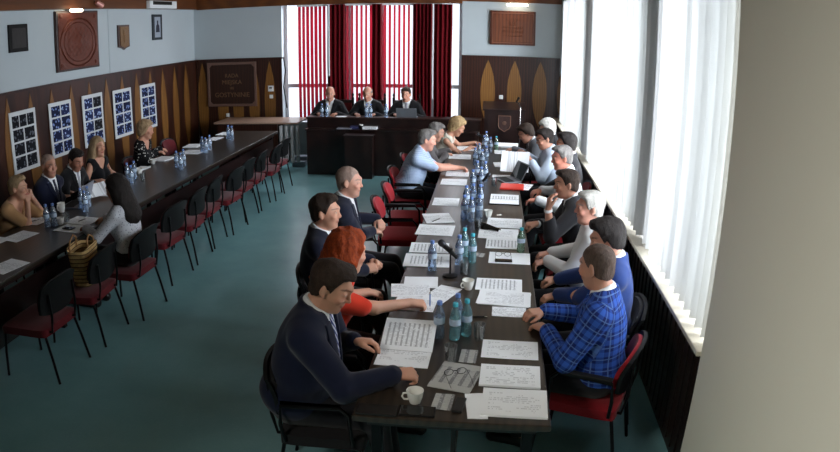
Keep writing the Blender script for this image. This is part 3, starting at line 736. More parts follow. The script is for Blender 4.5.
# radiator cover under the left back corner
rc = thing('radiator_cover', 'pale-topped radiator ledge left of the rostrum', 'radiator', (-3.80, 11.25, 0))
MB().box((-1.1, -.1, .82), (.48, .62, .85), .006).build('top', plain('pale_ledge', (158, 130, 112), .3, var=.06), rc)
mb = MB()
for i in range(4): mb.box((.12+.1*i, -.02, .12), (.17+.1*i, .06, .78), .012)
mb.build('radiator_ribs', MT['tin'], rc)
MB().box((-1.08, .0, 0), (.08, .06, .82)).build('front_panel', MT['wainscot'], rc)
tag(MB().tube([(-3.84, YB-.06, 1.95), (-3.80, YB-.07, 1.7), (-3.84, YB-.08, 1.4), (-3.78, YB-.1, 1.0)], .012, 6).build('hanging_cable', MT['black'], smooth=True), 'dark cable hanging at the left edge of the back window', 'cable')

# ---------------------------------------------------------------- things on the walls
def lettering(text, size, mat, parent, loc, rot, ext=.002, align='CENTER'):
    cu = bpy.data.curves.new('lettering', 'FONT'); cu.body = text; cu.size = size; cu.extrude = ext; cu.align_x = align; cu.align_y = 'CENTER'
    tmp = bpy.data.objects.new('tmp_text', cu); COL.objects.link(tmp); bpy.context.view_layer.update()
    me = bpy.data.meshes.new_from_object(tmp.evaluated_get(bpy.context.evaluated_depsgraph_get())); bpy.data.objects.remove(tmp)
    o = link('lettering', me, mat, parent); o.location = loc; o.rotation_euler = rot; return o
photo = [spot_mat('photo_print_%d' % i, a, b, 22, .5) for i, (a, b) in enumerate((((16, 18, 24), (90, 94, 104)), ((18, 26, 58), (120, 140, 190)), ((30, 40, 80), (160, 180, 220))))]
board = plain('white_board', (206, 210, 212), .5, var=.03)
POST = [('leftmost white photo board on the panelling, nine dark pictures', (9, 113), (37, 107), (38, 168), (14, 174), 0), ('second photo board from the left on the panelling, bluish pictures', (48, 104), (71, 99), (74, 152), (53, 159), 1),
        ('middle photo board of the five on the panelling', (82, 96), (103, 92), (104, 142), (85, 149), 2), ('fourth photo board from the left on the panelling', (113, 91), (131, 87), (133, 134), (115, 139), 1), ('rightmost photo board on the panelling, above the curly blonde woman', (140, 85), (155, 83), (157, 126), (142, 131), 1)]
for lab, tl, tr, br, bl, k in POST:
    xs = XL+.045
    a, b, c, d = (onx(*q, xs) for q in (tl, tr, br, bl))
    y0, y1 = (a.y+d.y)/2, (b.y+c.y)/2; z1, z0 = (a.z+b.z)/2, (c.z+d.z)/2; W, H_ = y1-y0, z1-z0
    t = thing('photo_board', lab, 'photo board', (xs, y0, z0), 0, 'photo boards on the left wall')
    MB().box((-.008, 0, 0), (.006, W, H_), .003).build('board', board, t)
    rows = [3, 2, 2, 2] if k == 0 else [2, 2, 2, 2]
    for r_, n_ in enumerate(rows):
        for c_ in range(n_):
            w_ = (W*.86)/n_; h_ = H_*.9/4; yy = W*.07+c_*w_; zz = H_*.95-(r_+1)*h_
            MB().box((.006, yy+w_*.06, zz+h_*.06), (.009, yy+w_*.94, zz+h_*.92)).build('photo', photo[(k+(r_*c_+c_) % 2) % 3 if k else 0], t)
def wall_rect(tl, br, x):
    a, b = onx(*tl, x), onx(*br, x); return min(a.y, b.y), max(a.y, b.y), min(a.z, b.z), max(a.z, b.z)
darkw = plain('dark_metal_relief', (17, 14, 13), .45, var=.3, scale=14, bump=.01)
copper = plain('beaten_copper', (92, 40, 20), .45, .35, var=.45, scale=16, bump=.012)
brass = plain('brass_shield', (112, 82, 48), .4, .5, var=.35, scale=26, bump=.01)
y0, y1, z0, z1 = wall_rect((7, 25), (27, 51), XL)
t = thing('wall_plaque', 'small dark square plaque at the far left of the upper wall', 'plaque', (XL, y0, z0)); MB().box((0, 0, 0), (.03, y1-y0, z1-z0), .006).build('backing', MT['black'], t)
mb = MB(); mb.box((.03, .05, .05), (.036, y1-y0-.05, z1-z0-.05), .002); mb.build('relief', darkw, t)
y0, y1, z0, z1 = onx(54, 40, XL).y, onx(96, 40, XL).y, onx(75, 70, XL).z, onx(75, 11, XL).z
W, H_ = y1-y0, z1-z0
t = thing('wall_plaque', 'large copper relief plaque with a round medallion on the left wall', 'plaque', (XL, y0, z0))
MB().box((0, 0, 0), (.05, W, H_), .008).build('backing', MT['wainscot'], t)
MB().box((.05, .04, .03), (.058, W-.04, H_-.03), .003).build('copper_sheet', copper, t)
mb = MB()
for k_, rr in ((0, .40), (1, .33)):
    mb.tube([(.06, W/2+W*rr*1.05*math.cos(a_), H_*.47+H_*rr*math.sin(a_)) for a_ in np.linspace(0, 2*PI, 41)[:-1]], .012-.004*k_, 6, True)
mb.grid(lambda u, v: Vector((.062+.03*math.exp(-((u-.5)**2+(v-.5)**2)*14)+.006*math.sin(31*u)*math.sin(27*v), W*(.25+.5*u), H_*(.22+.5*v))), 24, 24)
for r_, (a_, b_) in enumerate(((.3, .7), (.24, .76), (.28, .72))): mb.box((.058, W*a_, H_*(.86-.05*r_)), (.066, W*b_, H_*(.875-.05*r_)))
for cy_, cz_ in ((.1, .1), (.9, .1), (.1, .9), (.9, .9)): mb.lathe([(.03, 0), (.02, .012), (0, .018)], 10, (0, 0, 0)) if False else mb.box((.058, W*cy_-.03, H_*cz_-.03), (.068, W*cy_+.03, H_*cz_+.03), .006)
mb.build('medallion_relief', copper, t, smooth=True)
y0, y1, z0, z1 = onx(117, 36, XL).y, onx(128, 36, XL).y, onx(122, 50, XL).z, onx(122, 25, XL).z
W, H_ = y1-y0, z1-z0
t = thing('wall_shield', 'small tan shield-shaped plaque right of the copper relief', 'plaque', (XL, y0, z0))
mb = MB(); mb.prism([(0, 0, H_), (0, W, H_), (0, W, H_*.12), (0, W*.65, H_*.06), (0, W*.5, 0), (0, W*.35, H_*.06), (0, 0, H_*.12)], None, (.03, 0, 0)); mb.build('backing', MT['wainscot'], t)
mb = MB(); mb.prism([(.03, W*.12, H_*.93), (.03, W*.88, H_*.93), (.03, W*.88, H_*.18), (.03, W*.5, H_*.08), (.03, W*.12, H_*.18)], None, (.012, 0, 0)); mb.box((.04, W*.4, H_*.3), (.052, W*.6, H_*.8), .006); mb.build('relief', brass, t)
y0, y1, z0, z1 = onx(151.5, 26, XL).y, onx(161, 26, XL).y, onx(156, 40, XL).z, onx(156, 14.5, XL).z
W, H_ = y1-y0, z1-z0
t = thing('framed_portrait', 'narrow dark-framed portrait near the left wall corner', 'picture', (XL, y0, z0))
MB().box((0, 0, 0), (.025, W, H_), .004).build('frame', plain('dark_green_frame', (24, 34, 42), .5), t)
MB().box((.025, W*.2, H_*.1), (.027, W*.8, H_*.9)).build('mount', plain('pale_mount', (150, 160, 172), .6), t)
mb = MB(); mb.prism([(.027, W*.3, H_*.3), (.027, W*.7, H_*.3), (.027, W*.66, H_*.55), (.027, W*.56, H_*.62), (.027, W*.56, H_*.76), (.027, W*.44, H_*.76), (.027, W*.44, H_*.62), (.027, W*.34, H_*.55)], None, (.002, 0, 0)); mb.build('portrait_print', plain('dark_print', (30, 34, 52), .6), t)
# plaque lamp and spotlight
warm = NT('lit_lamp_glass'); warm.base((1, .9, .75)); warm.set(Emission_Color=(1, .82, .6, 1), Emission_Strength=14)
pc = onx(75, 9, XL)
t = thing('picture_lamp', 'lit picture lamp above the copper plaque', 'lamp', (XL, pc.y-.25, 2.90))
MB().tube([(.0, 0, .02), (.16, 0, .03), (.2, 0, .0)], .008, 6).build('arm', MT['chrome'], t, smooth=True)
mb = MB(); mb.tube([(.2, -.13, 0), (.2, .13, 0)], .022, 8); mb.build('lamp_tube', warm.m, t, smooth=True)
pc = onx(98, 5, XL+.2)
t = thing('spotlight', 'small spotlight on the wooden beam above the copper plaque', 'lamp', (XL+.12, pc.y+.06, 2.97))
MB().tube([(0, 0, .06), (.05, 0, .03)], .01, 6).build('bracket', MT['chrome'], t, smooth=True)
mb = MB(); mb.tube([(.05, -.06, .05), (.08, .05, -.01)], [.03, .045], 12); mb.build('lamp_shade', plain('pinkish_lamp_shade', (210, 150, 140), .3, .3), t, smooth=True)
mb = MB(); mb.tube([(.08, .05, -.01), (.083, .058, -.014)], [.038, .03], 12); mb.build('lamp_glass', warm.m, t)
pc = onx(160, 4, XL+.12)
t = thing('beam_sign', 'white box with a dark strip on the beam above the portrait', 'sign', (XL+.12, pc.y, 2.93))
MB().box((0, -.5, .0), (.08, .5, .13), .01).build('casing', MT['white'], t); MB().box((.08, -.4, .06), (.083, .3, .12)).build('dark_strip', darkw, t)
# left back-wall name board
a, b = ony(208, 64, YB-.06), ony(256.5, 105, YB-.06); x0, x1, z0, z1 = a.x, b.x, b.z, a.z
t = thing('name_board', 'carved wooden name board with gold lettering on the left back panelling', 'sign', ((x0+x1)/2, YB-.045, z0)); W, H_ = x1-x0, z1-z0
MB().box((-W/2, -.02, 0), (W/2, .0, H_), .004).build('panel', wood('sign_wood', (40, 20, 12), (60, 32, 18), .5), t)
fm = MB(); c_ = .05
fm.box((-W/2-.02, -.035, -.02), (W/2+.02, -.015, .03), .005).box((-W/2-.02, -.035, H_-.03), (W/2+.02, -.015, H_+.02), .005).box((-W/2-.02, -.034, .03), (-W/2+.03, -.015, H_-.03), .005).box((W/2-.03, -.034, .03), (W/2+.02, -.015, H_-.03), .005)
for sx in (-1, 1):
    for zz in (.03, H_-.03): fm.box((-.035, -.006, -.035), (.035, .006, .035), 0, Matrix.Rotation(PI/4, 3, 'Y'), (sx*(W/2-.03), -.03, zz))
fm.build('carved_frame', plain('worn_frame_gilding', (110, 84, 74), .5, .2, var=.3), t)
gold = plain('dull_gold', (118, 90, 66), .45, .3)
for tx, sz, zz in (('RADA', .105, .70), ('MIEJSKA', .115, .545), ('W', .085, .40), ('GOSTYNINIE', .125, .245)): lettering(tx, sz, gold, t, (0, -.023, zz*H_), (PI/2, 0, 0))
# right back-wall plaque with its lamp
a, b = ony(490.5, 10.5, YB), ony(535, 46, YB); x0, x1, z0, z1 = a.x, b.x, b.z, a.z; W, H_ = x1-x0, z1-z0
t = thing('wall_plaque', 'wide carved wooden plaque on the white wall above the lectern', 'plaque', ((x0+x1)/2, YB, z0))
MB().box((-W/2, -.05, 0), (W/2, -.01, H_), .008).build('backing', wood('plaque_wood', (76, 36, 20), (112, 58, 34), .4), t)
fm = MB(); fm.tube([(-W/2+.04, -.052, .04), (W/2-.04, -.052, .04), (W/2-.04, -.052, H_-.04), (-W/2+.04, -.052, H_-.04)], .012, 6, True); fm.build('carved_border', plain('plaque_border', (134, 84, 62), .5), t)
mb = MB()
rows_ = ((.3, .82, .03), (.16, .67, .04), (.42, .52, .022), (.46, .37, .03), (.4, .22, .022))
def rel(u, v):
    d = 0
    for wd, vc, hh in rows_:
        if abs(v-vc) < hh*1.2 and abs(u-.5) < wd/(2*W): d = .009*(1 if math.sin((u-.5)*W*2*PI/.045+vc*30) > -.35 else 0)
    return Vector((-W/2+.06+(W-.12)*u, -.0505-d, .06+(H_-.12)*v))
mb.grid(rel, 72, 48, Vector((0, .01, 0))); mb.build('worn_relief', wood('relief_wood', (92, 46, 26), (136, 78, 46), .4), t)
t2 = thing('picture_lamp', 'lit picture lamp above the wide plaque on the right', 'lamp', ((x0+x1)/2+.03, YB, z1+.06))
for xx in (-.12, .2): MB().tube([(xx, 0, .03), (xx, -.14, .06)], .006, 6).build('arm', MT['chrome'], t2)
MB().tube([(-.15, -.14, .05), (.22, -.14, .05)], .02, 8).build('lamp_tube', warm.m, t2, smooth=True)
# switches and sockets
for lab, px, py, big, yy in (('white thermostat box right of the name board', 271, 88.5, 1, YB), ('small white switch below the thermostat', 271.5, 96.5, 0, YB), ('white socket under the name board', 228, 115, 0, YB), ('white socket on the panelling behind the lectern', 501, 97, 0, YB)):
    p = ony(px, py, YB-.03); h_ = .055 if big else .035
    t = thing('thermostat' if big else 'wall_socket', lab, 'thermostat' if big else 'socket', (p.x, YB-.03, p.z)); MB().box((-h_, -.02, -h_), (h_, 0, h_), .006).build('faceplate', MT['white'], t)
    MB().box((-h_*.5, -.024, 0 if big else -h_*.4), (h_*.5, -.02, h_*.5)).build('display' if big else 'rocker', darkw if big else MT['china'], t)
# ---------------------------------------------------------------- tables
TX0, TX1, TY0, TY1 = -.58, .335, 2.575, 10.0
def table(name, label, x0, x1, y0, y1, skirt):
    t = thing(name, label, 'table', ((x0+x1)/2, (y0+y1)/2, 0)); w, d = (x1-x0)/2, (y1-y0)/2
    MB().box((-w, -d, .715), (w, d, .75), .006).build('tabletop', MT['table'], t)
    MB().box((-w+.06, -d+.06, .665), (w-.06, d-.06, .715)).build('apron', MT['desk'], t)
    n = max(2, int(2*d/1.4)+1)
    for i in range(n):
        yy = -d+.1+(2*d-.2)*i/(n-1)
        for sx in (-1, 1): MB().box((sx*(w-.1)-.025, yy-.025, 0), (sx*(w-.1)+.025, yy+.025, .665), .004).build('leg', MT['blackmetal'], t)
    if skirt == 'mid': MB().box((-.012, -d+.3, .25), (.012, d-.3, .62)).build('modesty_panel', MT['desk'], t)
    else: MB().box((w-.09, -d+.1, .22), (w-.07, d-.1, .62)).build('modesty_panel', MT['desk'], t)
    return t
table('conference_table', 'long dark conference table strewn with papers and bottles, centre right', TX0, TX1, TY0, TY1, 'mid')
table('conference_table', 'long dark shiny table along the left wall', -4.48, -3.57, 2.9, 10.85, 'front')
# ---------------------------------------------------------------- chairs
def chair(arms=True, pad=None):
    pad = pad or MT['redfab']
    t = thing('conference_chair', 'x', 'chair')
    def seat_top(u, v):
        x, y = -.23+.46*u, -.235+.47*v; k = max(abs(2*u-1), abs(2*v-1)); r = 1-.06*max(0, abs(2*u-1)**6*abs(2*v-1)**6)
        return Vector((x*r, y*r, .452-.018*k**6-.02*(u > .9)*(u-.9)*10))
    MB().grid(seat_top, 14, 14, Vector((0, 0, -.06))).build('seat', pad, t, smooth=True, angle=60)
    def back(off, sh):
        def f(u, v):
            y = (u-.5)*.45*sh; z = .525+.14*(1-sh)+.28*sh*v; top = .045*(abs(2*u-1)**3)
            z = z-(top if v > .5 else -top*.7)*abs(2*v-1)
            return Vector((-.245-.05*v*v+.09*(u-.5)**2*4*.45+off, y, z))
        return f
    MB().grid(back(0, 1), 14, 12, Vector((-.022, 0, 0))).build('backrest', MT['black'], t, smooth=True, angle=60)
    MB().grid(back(.026, .88), 14, 12, Vector((-.024, 0, 0))).build('back_pad', pad, t, smooth=True, angle=60)
    for sy_ in (-1, 1):
        MB().tube([(.2, .2*sy_, .40), (.23, .22*sy_, .2), (.25, .235*sy_, 0)], .011, 8).build('leg', MT['blackmetal'], t, smooth=True)
        MB().tube([(-.2, .2*sy_, .40), (-.24, .215*sy_, .2), (-.27, .23*sy_, 0)], .011, 8).build('leg', MT['blackmetal'], t, smooth=True)
        MB().tube([(-.1, .16*sy_, .395), (-.25, .16*sy_, .40), (-.275, .16*sy_, .52), (-.278, .16*sy_, .70)], .010, 8).build('back_upright', MT['blackmetal'], t, smooth=True)
        if arms:
            a = MB().tube([(-.19, .235*sy_, .40), (-.20, .262*sy_, .52), (-.19, .265*sy_, .635), (.12, .265*sy_, .645), (.16, .262*sy_, .6), (.17, .24*sy_, .40)], .011, 8).build('armrest', MT['blackmetal'], t, smooth=True)
            MB().box((-.19, .245*sy_-(.02 if sy_ < 0 else 0), .645), (.12, .265*sy_+(.02 if sy_ > 0 else 0), .668), .008).build('arm_pad', MT['black'], a)
    MB().tube([(-.2, -.2, .395), (.2, -.2, .395), (.2, .2, .395), (-.2, .2, .395)], .011, 8, True).build('seat_frame', MT['blackmetal'], t, smooth=True)
    return t
CH_A, CH_B, CH_C = chair(True), chair(False, fabric('shaded_red_upholstery', (92, 16, 24))), chair(True, MT['blackfab'])  # second one: same red darkened, the dim left side put into its colour
USED = set()
def put_chair(proto, x, y, face, label, group):
    o = proto if proto.name not in USED else copy_tree(proto); USED.add(proto.name)
    return place(o, (x, y, 0), R(face), label, group)
ROW = [(3.86, 'nearest'), (4.50, 'second from the near end'), (5.08, 'third'), (5.93, 'fourth'), (6.52, 'fifth'), (7.07, 'sixth'), (7.63, 'seventh'), (8.18, 'eighth'), (8.72, 'ninth'), (9.27, 'tenth'), (9.82, 'farthest')]
for i, (yy, w_) in enumerate(ROW):   # the row before the left table
    lab = {0: 'empty red-seated chair nearest the camera in the row before the left table', 1: 'red-seated chair holding the straw bag in the left row', 2: 'chair under the woman with long black hair', 10: 'empty red-seated chair at the far end of the left row, by the radiator ledge'}.get(i, 'empty red-seated chair, %s from the near end of the left row' % w_)
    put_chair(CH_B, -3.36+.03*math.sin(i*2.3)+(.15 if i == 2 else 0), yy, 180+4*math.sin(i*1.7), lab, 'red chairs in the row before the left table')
for lab, px, py in (('nearer of the two empty red armchairs at the conference table', 403, 230), ('farther of the two empty red armchairs at the conference table', 410, 212)):
    p = on(px, py, .45); put_chair(CH_A, -.85, 6.38 if px < 405 else 7.02, 4, lab, 'red armchairs at the conference table')
for lab, yy in (('empty red chair by the panelling, just beyond the curly blonde woman', 8.95), ('empty red chair by the panelling, second beyond the curly blonde woman', 9.7)):
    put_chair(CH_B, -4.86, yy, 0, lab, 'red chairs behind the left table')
# ---------------------------------------------------------------- rostrum, lectern, microphone pole
t = thing('rostrum_desk', 'dark wooden rostrum desk under the back window', 'desk', (-1.66, 10.88, 0))
MB().box((-1.42, 0, 0), (1.46, .04, .76)).build('front_panel', MT['desk'], t)
MB().box((-1.42, .04, 0), (-1.38, .42, .76)).build('side_panel', MT['desk'], t); MB().box((1.42, .04, 0), (1.46, .42, .76)).build('side_panel', MT['desk'], t)
MB().box((-1.44, -.03, .76), (1.48, .3, .785), .004).build('desktop', MT['desk'], t)
MB().box((-1.44, .14, .785), (1.48, .17, .945)).build('upstand', MT['desk'], t)
MB().box((-1.46, .12, .945), (1.5, .40, .97), .004).build('ledge', wood('ledge_wood', (38, 22, 20), (66, 44, 38), .3), t)
t = thing('front_desk', 'dark desk standing against the middle of the rostrum front', 'desk', (-2.15, 10.62, 0))
MB().box((-.22, .0, 0), (.24, .03, .70)).build('front_panel', MT['desk'], t); MB().box((-.24, -.02, .70), (.26, .21, .725), .004).build('desktop', MT['desk'], t)
for sx in (-.22, .21): MB().box((sx, .03, 0), (sx+.03, .2, .70)).build('side_panel', MT['desk'], t)
p = on(298.5, 167, 0)
t = thing('floor_step', 'small pale step on the floor left of the rostrum', 'step', (p.x, p.y, 0)); MB().box((-.12, 0, 0), (.12, .3, .1), .008).box((-.12, .12, .1), (.12, .3, .17), .008).build('tread', plain('grey_blue_step', (150, 160, 172), .5), t)
t = thing('lectern', 'tall dark wooden lectern with a carved shield, back right', 'lectern', (.22, 10.95, 0))
MB().box((-.33, 0, 0), (.33, .03, 1.14)).build('front_panel', MT['desk'], t)
for sx in (-.33, .30): MB().box((sx, .03, 0), (sx+.03, .42, 1.12)).build('side_panel', MT['desk'], t)
mb = MB(); mb.prism([(-.36, -.03, 1.14), (-.36, .45, 1.22), (-.36, .45, 1.245), (-.36, -.03, 1.165)], None, (.7, 0, 0)); mb.build('sloped_top', MT['desk'], t)
pr = [(-.1, 1.06), (.1, 1.06), (.1, .90), (.08, .85), (.0, .80), (-.08, .85), (-.1, .90)]
sh = MB().prism([(x, -.012, z) for x, z in pr], None, (0, .012, 0)).build('shield', wood('shield_wood', (44, 24, 20), (60, 34, 28), .5), t)
mb = MB(); mb.tube([(x, -.014, z) for x, z in pr], .006, 6, True); mb.build('shield_border', plain('shield_edge', (120, 86, 68), .5), sh)
mb = MB(); mb.lathe([(.0, -.01), (.035, -.008), (.03, .004), (0, .006)], 12); m_ = mb.build('shield_relief', plain('shield_relief', (84, 58, 46), .5), sh); m_.location = (0, -.016, .94); m_.rotation_euler = (PI/2, 0, 0)
p = on(514, 150, .4); 
t = thing('microphone_stand', 'thin microphone stand in front of the lectern', 'microphone stand', (.46, 10.6, 0))
MB().lathe([(0, 0), (.12, 0), (.12, .015), (.02, .03), (0, .03)], 16).build('base', MT['blackmetal'], t, smooth=True)
MB().tube([(0, 0, .03), (0, 0, 1.24)], .008, 8).build('pole', MT['chrome'], t, smooth=True)
MB().tube([(0, 0, 1.24), (-.03, 0, 1.31), (-.07, -.02, 1.33)], .006, 8).build('gooseneck', MT['black'], t, smooth=True)
MB().tube([(-.07, -.02, 1.33), (-.03, -.03, 1.41)], [.014, .02], 10).build('microphone', MT['black'], t, smooth=True)
# high-backed chairs with finials behind the rostrum
def throne():
    t = thing('high_backed_chair', 'x', 'chair')
    MB().box((-.24, -.23, .38), (.24, .2, .445), .015).build('seat', MT['dkred'], t)
    MB().box((-.2, .205, .56), (.2, .235, 1.04), .012).build('backrest', MT['dkred'], t)
    for sx in (-1, 1):
        MB().box((sx*.23-.022, .2, 0), (sx*.23+.022, .245, 1.10), .004).build('back_post', MT['desk'], t)
        MB().lathe([(0, 1.10), (.02, 1.10), (.012, 1.12), (.026, 1.145), (.018, 1.165), (.008, 1.185), (0, 1.19)], 10, (sx*.23, .222, 0)).build('finial', MT['desk'], t, smooth=True)
        MB().box((sx*.21-.022, -.22, 0), (sx*.21+.022, -.18, .38), .004).build('leg', MT['desk'], t)
    MB().box((-.21, .2, 1.0), (.21, .24, 1.06), .01).build('top_rail', MT['desk'], t)
    return t
TH = throne()
for i, (x, lab) in enumerate(((-2.70, 'high-backed dark chair under the bald man at the rostrum'), (-2.12, 'high-backed dark chair with finials behind the middle man at the rostrum'), (-1.50, 'high-backed dark chair behind the man with the laptop at the rostrum'))):
    o = TH if i == 0 else copy_tree(TH); place(o, (x, 11.62, .12), 0, lab, 'high-backed chairs at the rostrum')
# ---------------------------------------------------------------- drinks
def bottle(body, cap, h=.225):
    t = thing('water_bottle', 'x', 'bottle'); k = h/.225
    prof = [(0, .006), (.02, .0), (.030, .002), (.032, .012), (.0315, .05), (.028, .075), (.0315, .09), (.032, .13), (.030, .15), (.018, .185), (.0125, .197), (.0125, .205), (0, .205)]
    MB().lathe([(r, z*k) for r, z in prof], 14).build('body', body, t, smooth=True)
    MB().lathe([(0, .203*k), (.0155, .203*k), (.0155, .222*k), (.013, .225*k), (0, .225*k)], 12).build('cap', cap, t, smooth=True)
    MB().lathe([(.0324, .092*k), (.0329, .094*k), (.0329, .128*k), (.0324, .130*k)], 14).build('label_band', MT['blabel'], t, smooth=True)
    return t
BOT = {'b': bottle(MT['bottle_blue'], MT['cap_blue']), 't': bottle(MT['bottle_teal'], MT['cap_teal']), 'g': bottle(MT['bottle_green'], MT['cap_teal'], .2)}
def tumbler():
    t = thing('drinking_glass', 'x', 'glass')
    MB().lathe([(0, 0), (.027, 0), (.034, .095), (.0325, .095), (.0255, .008), (0, .008)], 16).build('tumbler', MT['glass'], t, smooth=True); return t
GL = tumbler()
def cup(handle=True):
    t = thing('coffee_cup', 'x', 'cup')
    MB().lathe([(0, 0), (.026, 0), (.028, .006), (.036, .03), (.042, .066), (.0395, .066), (.034, .03), (.024, .008), (0, .008)], 20).build('bowl', MT['china'], t, smooth=True, angle=60)
    MB().tube([(-.036, 0, .055), (-.056, 0, .054), (-.062, 0, .038), (-.052, 0, .022), (-.033, 0, .02)], .0048, 8).build('handle', MT['china'], t, smooth=True); return t
CP = cup()
CNT = {}
def inst(proto, p, label, group, rz=0):
    o = proto if proto.name not in CNT else copy_tree(proto); CNT[proto.name] = 1; return place(o, p, rz, label, group)
def bots(kinds, pts, labels, group, z=.75):
    for k, (px, py), lab in zip(kinds, pts, labels if isinstance(labels, list) else [labels]*len(pts)):
        p = on(px, py, z); inst(BOT[k], (p.x, p.y, z), lab, group, random.uniform(0, 6))
bots('bttb', [(439, 337), (454.5, 339), (466, 335), (457, 329)], ['blue-tinted water bottle with a blue cap, leftmost of the nearest bottles', 'teal water bottle in the middle of the nearest bottles', 'teal water bottle, rightmost of the nearest bottles', 'bottle at the back of the nearest bottles, half hidden'], 'nearest water bottles')
bots('b', [(432, 270)], ['single blue bottle standing on the printed papers left of the microphone'], 'water bottles behind the microphone')
bots('btt', [(459, 264), (464, 256), (472, 262)], ['bottle nearest the microphone pole in the cluster behind the microphone', 'rear bottle in the cluster behind the microphone', 'rightmost bottle in the cluster behind the microphone'], 'water bottles behind the microphone')
bots('bbbbbb', [(464, 219), (471, 221), (479, 219), (466, 208), (473, 206), (480, 207)], 'blue bottle in the dense cluster left of the white cup mid-table', 'dense bottle cluster mid-table')
bots('bbbb', [(472.5, 190), (481, 187), (477, 180), (485, 181)], 'bottle in the cluster around the second microphone', 'bottles round the second microphone')
bots('bbbb', [(475, 165), (482, 167), (486, 163), (479, 160)], 'bottle in the cluster left of the held-up newspaper', 'bottles by the held-up pages')
bots('bbb', [(484, 151), (490, 153), (486, 146.5)], 'bottle in the far cluster near the table end', 'far bottle cluster')
bots('g', [(496, 150)], ['small dark-looking bottle right of the far cluster'], 'far bottle cluster')
bots('g', [(520.5, 252)], ['greenish clear bottle at the right table edge by the white-haired man'], 'single bottles')
bots('bb', [(48, 227), (55, 226)], ['left one of the two bottles before the woman in beige', 'right one of the two bottles before the woman in beige'], 'bottles on the left table')
bots('bbb', [(82, 209), (86, 212), (89, 207)], 'water bottle in the cluster before the open laptop on the left table', 'bottles by the laptop on the left table')
bots('bbb', [(128, 181), (132, 184), (135, 179)], 'water bottle beside the woman in black on the left table', 'bottles before the woman in black')
bots('bbb', [(177, 168), (181, 170), (184, 166)], 'water bottle beyond the curly blonde woman on the left table', 'bottles beyond the curly blonde woman')
bots('bbb', [(202.5, 152), (206, 153), (210, 150)], 'water bottle among the papers of the left table, second cluster from its far end', 'bottles among the far papers')
bots('bb', [(228.5, 139), (232, 140)], 'water bottle at the far end of the left table', 'bottles at the far end of the left table')
for lab, px, py in (('empty glass right of the nearest bottles', 479, 339), ('glass in front of the nearest bottles', 450.5, 361), ('glass below the cluster behind the microphone', 464, 274), ('glass standing beside the laptop near the red folder', 494, 186), ('glass beside the two cups on the left table', 67, 222), ('glass by the bottles before the woman in black', 143, 181), ('glass just right of the dense mid-table cluster', 478, 229)):
    p = on(px, py); inst(GL, (p.x, p.y, .75), lab, 'drinking glasses')
for lab, px, py, rz in (('white coffee cup with its handle to the left, nearest the camera', 415, 402, 15), ('white cup beyond the nearest bottles', 468, 289, 40), ('white cup beside the dense mid-table cluster', 488, 217, 70), ('taller white cup in front of the man in the blue suit at the left table', 62, 212, 80), ('white cup nearer the camera by the left table bottles', 61, 224, 60), ('white cup before the curly blonde woman', 153, 164, 30), ('white cup beside the bottles before the woman in black', 139.5, 174, 30)):
    p = on(px, py); o = inst(CP, (p.x, p.y, .75), lab, 'white coffee cups', R(rz)); 
    if 'taller' in lab: o.scale = (1.05, 1.05, 1.5)
# ---------------------------------------------------------------- papers
DOCN = {}
def doc(label, l, t, r, b, mat, rot=0, thick=.003, name='document', z=.7505, sheets=0, group=None, fold=False, wmax=.34):
    cx_, cy_2 = (l+r)/2, (t+b)/2; c = on(cx_, cy_2, z); w_ = min(wmax, on(r, cy_2, z).x-on(l, cy_2, z).x); d_ = min(.44 if fold else .30, on(cx_, t, z).y-on(cx_, b, z).y)
    root = thing(name, label, 'newspaper' if name == 'newspaper' else 'document', (c.x, c.y, z), R(rot), group)
    ph = random.uniform(0, 6)
    def f(k):
        def g(u, v): return Vector(((u-.5)*w_, (v-.5)*d_, thick+.0012*math.sin(5*u+ph)*math.sin(4*v+ph)+.0015+k*.001+(.004*abs(v-.5)*0)))
        return g
    MB().grid(f(0), 6, 6, Vector((0, 0, -thick))).build('top_sheet', mat, root, smooth=True, angle=60)
    for s_ in range(sheets):
        m = MB().grid(f(0), 4, 4, Vector((0, 0, -.0012))); o = m.build('loose_sheet', MT['p_blank'], root); o.location = (random.uniform(-.012, .012), random.uniform(-.012, .012), -.0016-.0012*s_); o.rotation_euler[2] = R(random.uniform(-5, 5))
    return root
PT, PCs, PL, PBk, PN = MT['p_text'], MT['p_cols'], MT['p_light'], MT['p_blank'], MT['p_news']
doc('document stack with a small chart, at the near right table corner', 482, 391, 547, 418, PL[0], -2, .012)
doc('sheaf of loose pages half under the chart stack at the near right corner', 466, 394, 486, 419, PBk, 6, .004, wmax=.1)
doc('printed stack second from the near right table corner', 480, 367, 540, 388, PL[1], -2, .012)
doc('single white sheet third from the near right table corner', 482, 341, 538, 359, PL[0], -2, .0015)
doc('folded newspaper lying left of the printed stacks', 435, 364, 478, 391, PN, -14, .006, 'newspaper')
doc('small grey printed leaflet behind the newspaper', 460, 350, 477, 363, PN, -4, .0015, 'leaflet')
doc('small grey printed leaflet in front of the newspaper', 433, 394, 453, 410, PN, -6, .0015, 'leaflet')
doc('table-printed sheet right of the second white cup', 476, 279, 522, 291, PCs[0], -2, .002)
doc('text sheet overlapping below the table-printed sheet', 478, 292, 531, 306, PT[0], -3, .006, sheets=1)
doc('short printed slip nearest the camera in the middle right pages', 492, 307.5, 526, 317, PT[1], -1, .0015)
doc('sheet under the black phone before the white-haired man', 489, 253, 530, 264, PBk, -2, .002)
doc('column-printed sheet beyond the black phone', 486, 239, 519, 249, PCs[1], -2, .002)
doc('sheet under the black spectacle case', 478, 229, 519, 239, PT[2], -2, .003)
doc('printed sheet beyond the black spectacle case', 487, 218.5, 522, 228, PT[3], -3, .002)
doc('white pages beyond the red folder and laptop', 492, 174, 521, 182, PT[0], -2, .002)
doc('page sticking out right of the red folder', 516, 184, 531, 190, PT[1], -14, .002, wmax=.2)
